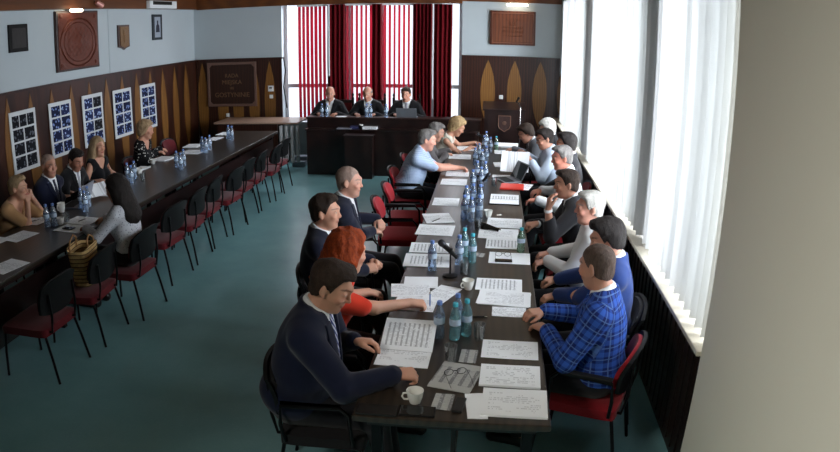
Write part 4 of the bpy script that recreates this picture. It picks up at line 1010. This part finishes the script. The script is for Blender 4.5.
doc('pages lying under the held-up newspaper', 494, 160, 512, 170, PBk, 5, .003)
doc('thick white papers at the far right table end', 497, 143.5, 518, 148.5, PBk, -3, .02)
doc('white pages just before the far right paper stack', 494, 150, 519, 155, PT[2], 2, .004)
doc('bottom sheet under the pages the red-haired woman writes on', 404, 277, 438, 288, PBk, 4, .002)
doc('printed page beyond the hand of the red-haired woman', 391, 284, 430, 297, PT[0], 8, .003)
doc('page the red-haired woman is writing on', 394, 297, 436, 311, PT[1], -4, .002)
doc('sheet reaching towards the nearest bottles, right of the writing hand', 428, 286, 456, 302, PT[3], -24, .002, wmax=.16)
doc('printed table nearer the camera under the single blue bottle', 404, 254, 450, 267, PCs[0], 2, .002)
doc('printed page farther under the single blue bottle', 410, 243, 449, 253, PCs[1], 2, .002)
doc('white sheet beyond the microphone head', 417, 225, 454, 235.5, PT[2], -2, .002)
doc('tilted folded page beyond the microphone head', 424, 213, 452, 224, PT[3], 14, .006)
doc('white page left of the dense bottle cluster', 433, 196.5, 459, 207.5, PL[1], 0, .002)
doc('white page before the man in the light blue check shirt', 441, 177.5, 467, 187, PL[0], 0, .003)
doc('page under the forearm of the man in the light blue check shirt', 446, 171.5, 469, 176.5, PT[0], 1, .003)
doc('open pages before the grey-haired man by the blonde woman', 449, 153, 471, 161, PT[1], 1, .006)
doc('pages before the blonde woman in the cream top', 457, 146, 477, 151.5, PT[2], 3, .006)
doc('white sheet nearest the camera on the left table', -6, 259, 21, 274, PT[3], -12, .002)
doc('white printed sheet before the woman in beige', 9, 231, 31, 242, PT[0], -12, .002)
doc('sheet cut by the left picture edge on the left table', -14, 237, 5, 246, PBk, -10, .002)
doc('sheet with a pen under the elbows of the woman in beige', 25, 217, 47, 225, PT[1], -5, .002)
doc('open white booklet with a phone on it, left table', 56, 225, 90, 232.5, PL[0], -6, .002)
doc('second page of the open booklet, with a pen on it, left table', 67, 217, 98, 224.5, PL[1], -6, .002)
doc('white sheet just beyond the woman with long black hair', 103, 192.5, 113, 196.5, PBk, -5, .002)
doc('small white pad beside the bottles before the woman in black', 136, 167, 147, 170.5, PBk, -5, .01)
doc('notebook before the curly blonde woman', 155, 157, 171, 161.5, PBk, -8, .012)
doc('long white papers in the middle of the left table', 183, 150, 203, 154.5, PT[0], -4, .006)
doc('white papers behind the long papers on the left table', 186, 144.5, 200, 148, PBk, 6, .01)
doc('white papers between the last two bottle clusters on the left table', 209, 137, 220, 141, PBk, -4, .006)
doc('white papers at the far end of the left table', 219, 132.5, 230, 135.5, PBk, -4, .006)
# booklet held by the near man: lower page on the table, far page lifted
c = on(404, 357, .752)
root = thing('open_booklet', 'open booklet of printed tables in front of the man in the navy suit', 'document', (c.x, c.y+.03, .7515), R(-2))
MB().grid(lambda u, v: Vector(((u-.5)*.285, -.14+.17*v, .003+.004*v)), 4, 4, Vector((0, 0, -.003))).build('near_page', PL[0], root, smooth=True, angle=60)
m = MB().grid(lambda u, v: Vector(((u-.5)*.29, (v-.5)*.24, .0)), 4, 6, Vector((0, 0, -.0025))).build('far_page', PCs[0], root, smooth=True, angle=60); m.location = (0, .143, .052); m.rotation_euler = (R(21), 0, 0)
# loose things on the tables
def slab(name, label, cat, px, py, lx, ly, lz, mat, rot=0, z=.75, part='case', extra=None):
    p = on(px, py, z); t = thing(name, label, cat, (p.x, p.y, z), R(rot)); MB().box((-lx/2, -ly/2, 0), (lx/2, ly/2, lz), min(.004, lz*.4)).build(part, mat, t)
    if extra: extra(t)
    return t
scr = plain('dark_screen_glass', (10, 12, 16), .08)
def screen(lx, ly, lz): return lambda t: MB().box((-lx/2+.006, -ly/2+.006, lz), (lx/2-.006, ly/2-.006, lz+.0008)).build('screen', scr, t)
slab('mobile_phone', 'black phone on the sheet before the white-haired man', 'phone', 503.5, 261, .13, .055, .009, MT['black'], 0, .7575, extra=screen(.13, .055, .009))
slab('mobile_phone', 'black phone on the open booklet of the left table', 'phone', 69, 228.5, .13, .062, .009, MT['black'], -6, .7575, extra=screen(.13, .062, .009))
slab('tablet_computer', 'black tablet on the near table edge left of the leaflet', 'tablet', 417, 412, .17, .09, .008, MT['black'], 0, extra=screen(.17, .09, .008))
slab('leather_case', 'flat black case on the near table edge beside the navy suit', 'case', 377, 411, .19, .09, .012, plain('black_leather', (16, 15, 16), .4), 0, part='cover')
slab('leather_case', 'black wallet between the newspaper and the chart stack', 'case', 459, 406, .05, .13, .012, plain('black_wallet_leather', (14, 14, 15), .45), -8, part='cover')
p = on(489.5, 229, .7575)
t = thing('spectacle_case', 'black wedge-shaped spectacle case on the papers', 'case', (p.x, p.y, .7575), R(-30)); mb = MB(); mb.grid(lambda u, v: Vector(((u-.5)*.2, (v-.5)*(.10-.05*u), .004+.05*math.sin(PI*v)**.8*(1-.65*u))), 12, 10, Vector((0, 0, -.004))); mb.build('shell', plain('glossy_black_case', (16, 17, 18), .2), t, smooth=True); MB().tube([(-.07, -.04, .006), (.03, -.032, .004), (.09, -.028, .003)], .003, 6).build('zip', MT['chrome'], t)
def specs(label, px, py, z, rot):
    p = on(px, py, z); t = thing('eyeglasses', label, 'glasses', (p.x, p.y, z), R(rot)); mb = MB()
    for q in (-1, 1): mb.tube([(q*.034+.024*math.cos(a_), .0, .021+.018*math.sin(a_)) for a_ in np.linspace(0, 2*PI, 15)[:-1]], .0014, 5, True)
    mb.tube([(-.01, 0, .026), (.01, 0, .026)], .0022, 5); mb.build('rims', MT['black'], t)
    for q in (-1, 1): MB().tube([(q*.058, 0, .03), (q*.06, -.07, .02), (q*.058, -.13, .003)], .0012, 5).build('temple', MT['black'], t)
specs('black-rimmed glasses lying on the newspaper', 455, 375, .758, 20)
specs('glasses lying beside the black phone', 503, 256.5, .7555, 0)
def pen(label, a, b, z0=.755, z1=None, mat='black', r=.0045):
    A, B_ = on(*a, z0), on(*b, z1 if z1 else z0); d = B_-A; t = thing('pen', label, 'pen', tuple(A)); d1 = d*.86
    MB().tube([d*.1, d1], r, 8).build('barrel', MT[mat], t, smooth=True); MB().tube([d1, d], [r*1.05, r*.9], 8).build('pen_cap', MT['chrome'], t, smooth=True); MB().tube([(0, 0, 0), d*.1], [.001, r], 8).build('tip', MT['chrome'], t, smooth=True)
pen('black pen lying between the empty glass and the printed slip', (468, 317), (487, 316.5))
pen('pen on the tilted folded page beyond the microphone', (431, 222), (440, 218.5), .764)
pen('pen lying on the open booklet of the left table', (78, 221.5), (86, 218.5), .7585)
pen('pen on the sheet of the woman in beige', (31, 221.5), (41, 219), .7585)
slab('lighter', 'small white object right of the mid-table cup', 'lighter', 499, 215.5, .045, .016, .012, MT['china'], 20, part='body')
slab('card', 'small printed card beside the table-printed sheet', 'card', 480, 255, .07, .09, .0012, PN, -10, part='card_face')
# diary
p = on(504.5, 200, .75); t = thing('open_diary', 'open diary with a black cover, second row beyond the mid-table cup', 'diary', (p.x, p.y, .75), R(-2))
MB().box((-.155, -.2, 0), (.155, .2, .008), .003).build('cover', MT['black'], t)
MB().grid(lambda u, v: Vector(((u-.5)*.29, .01+.18*v, .012+.006*math.sin(PI*v))), 4, 6, Vector((0, 0, -.004))).build('page_block', PCs[1], t, smooth=True, angle=60)
MB().grid(lambda u, v: Vector(((u-.5)*.29, -.19+.18*v, .012+.006*math.sin(PI*v))), 4, 6, Vector((0, 0, -.004))).build('page_block', PT[2], t, smooth=True, angle=60)
p = on(512, 187.5, .75); t = thing('red_folder', 'bright red folder at the right table edge', 'folder', (p.x, p.y, .75), R(-4))
MB().box((-.13, -.13, 0), (.13, .13, .012), .005).build('cover', plain('red_plastic', (214, 52, 40), .4, var=.04), t); MB().box((-.12, -.12, .0125), (.125, .125, .018), .004).build('flap', plain('red_plastic_flap', (224, 60, 46), .4, var=.04), t)
def laptop(label, loc, rz, open_=108, w=.33, d=.23, mat=None):
    t = thing('laptop', label, 'laptop', loc, rz); mat = mat or plain('grey_laptop_shell', (112, 114, 120), .4, .2)
    MB().box((-w/2, -d/2, 0), (w/2, d/2, .016), .004).build('keyboard_base', mat, t)
    MB().box((-w/2+.02, -d/2+.02, .016), (w/2-.02, d/2-.07, .0175)).build('keyboard', MT['black'], t)
    l = MB().box((-w/2, -.004, 0), (w/2, .004, d), .003).build('lid', mat, t); l.location = (0, d/2, .014); l.rotation_euler = (-R(open_-90), 0, 0)
    s_ = MB().box((-w/2+.012, -.0055, .012), (w/2-.012, -.0042, d-.012)).build('screen', scr, l); return t
p = on(503, 181, .75); laptop('grey laptop with a raised lid beyond the red folder', (p.x+.05, p.y+.03, .75), R(-66), 118, .3, .21)
p = on(81, 207, .75); laptop('open laptop before the man in the dark suit, left table', (p.x-.12, p.y+.06, .75), R(-80), 108, mat=plain('silver_laptop_shell', (136, 140, 150), .35, .4))
p = ony(406.5, 116, 11.05); laptop('grey laptop seen from behind on the rostrum ledge', (p.x, 11.14, .97), R(180), 110, .34, .16)
# table microphones
def mic(label, base, head, z0=.75):
    b = on(*base, z0); t = thing('table_microphone', label, 'microphone', tuple(b))
    MB().lathe([(0, 0), (.055, 0), (.055, .012), (.015, .02), (0, .02)], 16).build('base', MT['blackmetal'], t, smooth=True)
    MB().tube([(0, 0, .02), (0, 0, .19)], .006, 8).build('pole', MT['blackmetal'], t, smooth=True)
    d = Vector(head); a_ = Vector((.05, -.01, .14)); n = d-a_
    MB().tube([(0, 0, .18), (.0, 0, .205)], .014, 8).build('clip', MT['black'], t, smooth=True)
    MB().tube([a_, a_+n*.72], [.013, .019], 12).build('microphone_body', MT['black'], t, smooth=True)
    hd_ = a_+n*.86; q = n.to_track_quat('Z', 'Y').to_matrix()
    mb = MB(); mb.lathe([(0, -.03), (.02, -.026), (.026, -.005), (.024, .012), (.014, .024), (0, .028)], 14)
    for v in mb.bm.verts: v.co = q @ v.co + hd_
    mb.build('grille', plain('dark_mesh_grille', (58, 60, 66), .4, .7, scale=400, var=.5), t, smooth=True)
mic('black microphone on a short stand, nearest on the conference table', (450, 276), (-.085, .03, .25))
mic('black microphone among the bottles farther down the conference table', (477.5, 194), (.12, .0, .22))
mic('black microphone by the far bottle cluster', (482, 149), (-.09, .02, .23))
# things on the rostrum
for lab, x in (('left bottle before the bald man on the rostrum ledge', 322), ('right bottle before the bald man on the rostrum ledge', 327), ('left bottle before the middle man on the rostrum ledge', 366.5), ('right bottle before the middle man on the rostrum ledge', 370.5), ('bottle between the middle man and the laptop on the rostrum ledge', 386)):
    p = ony(x, 114, 11.06); inst(BOT['b'], (p.x, 11.06, .97), lab, 'bottles on the rostrum')
p = ony(340.5, 118, 11.0); t = thing('name_card', 'white card lying at the front of the rostrum ledge', 'card', (p.x, 11.035, .9705), 0); m = MB().box((-.09, -.03, 0), (.09, .09, .004)).build('card_face', PBk, t)
for lab, px, dy, w_, th, mt in (('grey folder in the paper pile on the rostrum desk', 345, -.03, .26, .02, plain('grey_folder', (120, 122, 132), .5)), ('dark blue folder in the paper pile on the rostrum desk', 355, .035, .16, .05, plain('dark_blue_folder', (42, 44, 84), .5)), ('white papers at the right of the pile on the rostrum desk', 370, .02, .24, .04, MT['p_text'][0])):
    q = ony(px, 126, 10.93); t = thing('paper_pile' if 'white' in lab else 'folder', lab, 'document', (q.x, 10.925+dy*.3, .7855), R(4)); MB().box((-w_/2, -.07, 0), (w_/2, .07, th), .003).build('cover', mt, t)
q = ony(361.5, 124, 10.93); t = thing('coffee_mug', 'dark mug with a white rim among the rostrum papers', 'mug', (q.x+.005, 10.875, .7855)); MB().lathe([(0, 0), (.03, 0), (.034, .07), (.03, .07), (.027, .01), (0, .01)], 14).build('bowl', MT['black'], t, smooth=True); MB().lathe([(.034, .066), (.0355, .068), (.0355, .085), (.031, .085), (.03, .068)], 14).build('rim', MT['china'], t, smooth=True)
# straw bag on the second chair of the left row
straw = NT('woven_straw'); o_ = straw.obj(); x_, y_, z_ = straw.xyz(o_)[0:3]
st_ = straw.math('GREATER_THAN', straw.math('FRACT', straw.math('MULTIPLY', z_, 28.0)), .3); n_ = straw.noise(o_, 60, 3)
straw.base(straw.mix(straw.math('MULTIPLY', st_, straw.math('ADD', n_, .3)), s2l((96, 70, 40)), s2l((206, 170, 112)))); straw.set(Roughness=.8); straw.bump(st_, .004, .6)
t = thing('straw_bag', 'striped straw bag standing on a chair beside the woman with long black hair', 'bag', (-3.33, 4.57, .455), R(12))
def bag_side(u, v):
    a_ = 2*PI*u; k = .8+.2*v; cx_ = math.copysign(abs(math.cos(a_))**.5, math.cos(a_)); sx_ = math.copysign(abs(math.sin(a_))**.5, math.sin(a_))
    return Vector((.10*k*cx_, .17*k*sx_, .33*v+.012*math.cos(2*a_)*v))
mb = MB().grid(bag_side, 32, 10); mb.bm.faces.new([mb.bm.verts.new(bag_side(i/32, 0)+Vector((0, 0, .002))) for i in range(32)]); mb.build('body', straw.m, t, smooth=True, angle=60)
for sx in (-1, 1): MB().tube([(sx*.09, -.08, .3), (sx*.08, -.07, .38), (sx*.075, 0, .42), (sx*.08, .07, .38), (sx*.09, .08, .3)], .008, 8).build('handle', plain('tan_handle', (150, 110, 66), .6), t, smooth=True)
# ---------------------------------------------------------------- the people
def P(px, py, z): return tuple(on(px, py, z))
def sit(res, face, proto=None, chair_lab=None, group=None, off=.09):
    root, inf = res; h = inf['hip']
    if chair_lab:
        x, y = h[0]+math.cos(R(face))*off, h[1]+math.sin(R(face))*off
        put_chair(proto or CH_A, x, y, face, chair_lab, group)
    return inf
GA = 'red armchairs at the conference table'
# left side of the conference table, near to far
sit(person('man in a navy suit with a striped tie, reading a booklet at the near left', P(331, 286, 1.2), 2, h=.0055, s=1.06, lean=13, hy=-6, hp=28, rh=dict(p=P(406, 374, .80), d=(.9, .35, -.12), n=(0.1, .35, -1)), lh=dict(p=P(364, 341, .835), d=(1, .1, .0), n=(0, -.35, -1)), curl=(.95, .55),
    build=1.42, style='short', hair='brown', top='jacket', cloth='navy', tie='tie_stripe', skin=(204, 154, 128)), 2, CH_C, 'black armchair under the man in the navy suit', GA, .17)
sit(person('red-haired woman in a coral top writing on papers', P(348, 253, 1.14), -4, h=.006, s=1.06, lean=16, hy=42, hp=14, woman=True, style='wavy', hair='red', top='blouse', cloth='red', sleeve='short', rh=dict(p=P(425, 304, .785), d=(.95, .25, -.15), n=(.1, .3, -1), e=(.3, -.6, -.8)), lh=dict(p=P(374, 292, .70)), curl=(1.0, .6), skin=(214, 164, 138)), -4, CH_C, 'armchair under the red-haired woman', GA, .2)
sit(person('dark-haired man in a dark navy suit with clasped hands, behind the red-haired woman', P(325, 212, 1.2), 6, h=.0075, lean=3, hy=-4, hp=4, rh=dict(p=P(372, 269, .70), d=(.75, .6, .1), n=(-.2, .5, -.6)), lh=dict(p=P(376, 262, .715), d=(.75, -.6, .1), n=(-.2, -.5, -.6)), curl=(.9, .9), build=1.08, style='short', hair='brown', top='jacket', cloth='dknavy', feet=.2, knee=.03), 6, CH_C, 'armchair under the man with clasped hands', GA, .17)
sit(person('balding grey man in a navy suit with crossed wrists', P(349, 182, 1.22), 4, h=.0075, lean=3, hy=-2, hp=6, rh=dict(p=P(376, 231, .735), d=(.5, .75, -.2), n=(-.2, .1, -1)), lh=dict(p=P(380, 222, .765), d=(.45, -.7, -.3), n=(-.2, -.1, -1)), curl=(.5, .6), build=1.16, style='buzz', hair='stubble', top='jacket', cloth='dknavy', feet=.2, skin=(210, 160, 138)), 4, CH_C, 'armchair under the balding man in the navy suit', GA, .12)
sit(person('grey-haired man in a light blue check short-sleeved shirt leaning on the table', P(427, 140, 1.14), -2, h=.008, lean=20, hy=6, hp=14, rh=dict(p=P(468, 169, .785), d=(1, .1, -.05)), lh=dict(p=P(452, 166, .785)), curl=(.7, .6), build=1.18, style='short', hair='grey', top='shirt', cloth='check', sleeve='short', skin=(212, 158, 136)), -2, CH_A, 'armchair under the man in the check shirt', GA)
sit(person('man with grey-brown hair half hidden behind the man in the check shirt', P(436, 132, 1.10), 0, h=.009, lean=20, hp=22, rh=dict(p=P(448, 154, .785)), lh=dict(p=P(456, 150, .785)), style='short', hair='grey', top='shirt', cloth='olive', skin=(190, 146, 124)), 0, CH_A, 'armchair under the half-hidden grey-brown man', GA)
sit(person('curly blonde woman in a cream sleeveless top writing at the far end of the table', P(457, 127, 1.07), -6, h=.008, s=1.0, lean=26, hy=4, hp=30, woman=True, style='curly', hair='blonde', top='blouse', cloth='cream', sleeve='cap', rh=dict(p=P(474, 147, .785)), lh=dict(p=P(478, 143, .785)), curl=(.9, .5), skin=(206, 156, 130)), -6, CH_A, 'armchair under the curly blonde woman in cream', GA)
# right side, near to far
sit(person('man with cropped hair in a blue plaid jacket, seen from behind', P(597, 267, 1.19), 164, h=.0055, s=1.03, lean=2, hy=-22, hp=14, lh=dict(p=P(541, 327, .79), d=(-.55, .8, -.05), n=(0, 0, -1), e=(.2, -.8, -.45)), rh=dict(p=P(536, 312, .79), d=(-.8, -.3, 0)), curl=(.5, .5), build=1.16, style='buzz', hair='cropped', top='jacket', cloth='plaid', feet=.0, skin=(196, 148, 124)), 160, CH_A, 'red-backed armchair under the man in the plaid jacket', GA, .06)
sit(person('dark-haired man in a blue suit beside the man in the plaid jacket', P(607, 239, 1.2), 176, h=.0065, lean=1, hy=-2, hp=18, lh=dict(p=P(545, 298, .70), d=(-.9, -.1, -.25)), rh=dict(p=P(549, 280, .70)), curl=(.6, .6), build=1.1, style='full', hair='dark', top='jacket', cloth='blue', skin=(206, 158, 134)), 176, CH_C, 'armchair under the dark-haired man in the blue suit', GA)
sit(person('white-haired man in a white shirt looking across the table', P(590, 208, 1.2), 176, h=.007, lean=0, hy=4, hp=4, lh=dict(p=P(541, 262, .74), d=(-.95, -.05, -.3)), rh=dict(p=P(544, 254, .72)), curl=(.6, .6), build=1.18, style='short', hair='white', top='shirt', cloth='white', skin=(214, 160, 140)), 176, CH_C, 'armchair under the white-haired man', GA)
sit(person('man in a charcoal suit resting his chin on his hand', P(567, 184, 1.17), 178, h=.008, lean=14, hy=2, hp=8, lh=dict(p=P(549, 203, 1.08), d=(.1, .15, 1), n=(1, .2, .1), e=(-.6, -.3, -1)), rh=dict(p=P(531, 224, .79), d=(-1, -.1, -.05)), curl=(1.3, .5), build=1.1, style='short', hair='brown', top='jacket', cloth='charcoal', skin=(204, 152, 128)), 178, CH_A, 'armchair under the man with his chin on his hand', GA)
sit(person('ruddy grey-haired man in a white shirt, beyond the charcoal suit', P(562, 158, 1.2), 182, h=.008, lean=8, hy=6, hp=10, lh=dict(p=P(533, 200, .80)), rh=dict(p=P(537, 191, .80)), build=1.1, style='short', hair='grey', top='shirt', cloth='white', skin=(216, 146, 124)), 182, CH_A, 'armchair under the ruddy grey-haired man', GA)
sit(person('dark-haired man mostly hidden behind the ruddy grey-haired man', P(566, 144.5, 1.22), 180, h=.010, lean=6, hp=8, style='full', hair='dark', top='jacket', cloth='charcoal', skin=(196, 146, 122)), 180, CH_A, 'armchair under the mostly hidden dark-haired man', GA)
i7 = sit(person('man in glasses, pale blue shirt and dark tie holding up pages', P(545, 139, 1.17), 186, h=.008, lean=8, hy=6, hp=16, lh=dict(p=P(528, 160, .93), d=(-.8, .1, .35), n=(-.2, .9, -.2)), rh=dict(p=P(522, 153, .93), d=(-.85, -.05, .3), n=(0, -.8, -.4)), curl=(.7, .7), style='short', hair='dark', top='shirt', cloth='pale', tie='tie_dark', glasses=True, watch=-1, skin=(200, 150, 126)), 186, CH_A, 'armchair under the man in glasses', GA)
sit(person('dark-haired woman in a grey jacket bending over the table beside the man in glasses', P(526, 133.5, 1.08), 188, h=.009, s=.97, lean=24, hy=4, hp=30, woman=True, style='full', hair='brown', top='jacket', cloth='grey', lh=dict(p=P(512, 158, .79)), rh=dict(p=P(510, 149, .79)), skin=(204, 154, 130)), 188, CH_A, 'armchair under the bending dark-haired woman', GA)
sit(person('person with pale blonde hair at the far right table end', P(547, 128.5, 1.08), 184, h=.010, s=.97, lean=10, hp=20, woman=True, style='curly', hair='white', top='jacket', cloth='black', skin=(214, 170, 150)), 184, CH_A, 'armchair under the pale blonde person', GA)
# the rostrum
for lab, px, kw in (('bald man in a dark jacket and open white shirt at the left of the rostrum', 330, dict(style='none', hair='grey', hy=12)), ('balding man in a dark suit and pale tie in the middle of the rostrum', 367.5, dict(style='fringe', hair='grey', tie='tie_light', hy=-4)), ('dark-haired man in a dark suit behind the laptop on the rostrum', 406, dict(style='short', hair='brown', tie='tie_light', hy=-10))):
    q = ony(px, 94, 11.42); person(lab, (q.x, 11.42, 1.205), -90, h=.009, lean=6, hp=14, top='jacket', cloth='black', build=1.12, skin=(206, 152, 128), seat=.545, feet=-.14, rh=dict(p=(q.x-.14, 11.17, .88), d=(.5, -.8, 0)), lh=dict(p=(q.x+.14, 11.17, .88), d=(-.5, -.8, 0)), **kw)[0].location.z = .12
# behind the left table
GB = 'red chairs behind the left table'
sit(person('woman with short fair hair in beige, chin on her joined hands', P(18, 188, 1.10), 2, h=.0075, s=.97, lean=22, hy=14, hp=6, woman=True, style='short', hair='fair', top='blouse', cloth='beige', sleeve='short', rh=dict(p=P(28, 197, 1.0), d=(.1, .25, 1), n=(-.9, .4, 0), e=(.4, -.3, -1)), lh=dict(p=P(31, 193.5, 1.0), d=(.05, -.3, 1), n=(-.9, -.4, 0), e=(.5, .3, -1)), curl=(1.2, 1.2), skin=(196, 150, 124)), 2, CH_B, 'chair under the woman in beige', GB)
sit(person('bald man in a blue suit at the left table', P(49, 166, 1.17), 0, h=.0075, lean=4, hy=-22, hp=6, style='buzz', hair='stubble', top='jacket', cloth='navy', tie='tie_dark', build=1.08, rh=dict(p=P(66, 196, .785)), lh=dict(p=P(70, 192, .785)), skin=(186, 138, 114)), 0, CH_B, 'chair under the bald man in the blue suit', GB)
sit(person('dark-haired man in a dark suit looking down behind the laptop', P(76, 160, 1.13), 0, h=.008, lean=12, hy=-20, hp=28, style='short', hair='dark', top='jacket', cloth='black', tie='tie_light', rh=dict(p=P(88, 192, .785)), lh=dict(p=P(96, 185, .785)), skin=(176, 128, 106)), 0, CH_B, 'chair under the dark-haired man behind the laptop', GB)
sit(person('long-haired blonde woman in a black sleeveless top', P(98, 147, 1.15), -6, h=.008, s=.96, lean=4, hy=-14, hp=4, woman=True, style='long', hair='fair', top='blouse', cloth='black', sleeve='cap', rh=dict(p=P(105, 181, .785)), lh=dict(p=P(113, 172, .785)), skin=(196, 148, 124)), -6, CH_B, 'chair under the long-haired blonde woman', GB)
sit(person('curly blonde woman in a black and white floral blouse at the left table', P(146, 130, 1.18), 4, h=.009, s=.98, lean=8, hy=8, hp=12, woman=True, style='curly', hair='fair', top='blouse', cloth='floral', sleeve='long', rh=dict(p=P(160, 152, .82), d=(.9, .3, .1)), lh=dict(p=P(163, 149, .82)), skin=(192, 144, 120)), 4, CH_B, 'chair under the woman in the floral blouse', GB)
# the woman turned towards the left table
person('woman with long black hair in a patterned white blouse, seen from behind', P(116, 189, 1.14), 178, h=.007, s=.97, lean=4, hy=6, hp=16, woman=True, style='long', hair='dark', top='blouse', cloth='print_', sleeve='long', lh=dict(p=(-3.60, 5.02, .785)), rh=dict(p=(-3.60, 5.32, .785)), skin=(190, 142, 118))
# pages and pens in hands
q = Vector(i7['wr'][-1][0]); pc_ = on(515, 161, .93)
t = thing('held_newspaper', 'open pages held up by the man in glasses', 'newspaper', (pc_.x, pc_.y-.02, .93), R(-6)); m = MB().grid(lambda u, v: Vector(((u-.5)*.33, .012*math.sin(PI*u), (v-.5)*.27)), 10, 6, Vector((0, .003, 0))).build('page', MT['p_light'][1], t, smooth=True, angle=60); m.rotation_euler = (R(-38), 0, 0)
pc_ = on(99, 190, .86)
t = thing('held_document', 'white pages held up by the man in the dark suit at the left table', 'document', (pc_.x, pc_.y, .80), R(60)); m = MB().grid(lambda u, v: Vector(((u-.5)*.28, .01*math.sin(PI*u), v*.18)), 8, 4, Vector((0, .003, 0))).build('page', MT['p_text'][2], t, smooth=True, angle=60); m.rotation_euler = (R(-50), 0, 0)
pen('pen in the writing hand of the red-haired woman', (430, 307), (430, 292), .757, .85, 'cap_blue')
pen('pen in the right hand of the blonde woman in cream', (478, 148.5), (476, 142.5), .765, .85, 'cap_blue')
print('REACH', COST)
# ---------------------------------------------------------------- daylight and an added fill
w = bpy.data.worlds.new('daylight'); SC.world = w; w.use_nodes = True
bg = w.node_tree.nodes['Background']; bg.inputs[0].default_value = (.86, .92, 1.0, 1); bg.inputs[1].default_value = 1.5
def area(name, loc, rot, sx, sy, e, col):
    l = bpy.data.lights.new(name, 'AREA'); l.shape = 'RECTANGLE'; l.size = sx; l.size_y = sy; l.energy = e; l.color = col
    o = bpy.data.objects.new(name, l); o.location = loc; o.rotation_euler = rot; COL.objects.link(o); return o
area('window_daylight', (XR+.75, (PY+11.3)/2, 2.0), (0, R(90), 0), 2.1, 11.3-PY, 1000, (.92, .96, 1.0))
area('back_window_daylight', (-2.2, YB+1.5, 3.3), (R(-60), 0, 0), 3.4, 1.2, 260, (.92, .95, 1.0))
fill_ = area('added_pier_fill', (-1.9, .4, 3.15), (R(8), R(-50), 0), .8, .8, 55, (1.0, .96, .88)); fill_.data.spread = R(110)  # added fill with no fixture behind it, brightens the pier and near table
SC.view_settings.view_transform = 'Standard'; SC.view_settings.look = 'None'; SC.view_settings.exposure = 0.15; SC.view_settings.gamma = 1.0
SC.view_settings.use_curve_mapping = False
cy_ = SC.cycles
cy_.max_bounces = 8; cy_.diffuse_bounces = 4; cy_.transmission_bounces = 8; cy_.transparent_max_bounces = 8; cy_.caustics_refractive = False; cy_.caustics_reflective = False
cy_.use_denoising = True; cy_.sample_clamp_indirect = 6
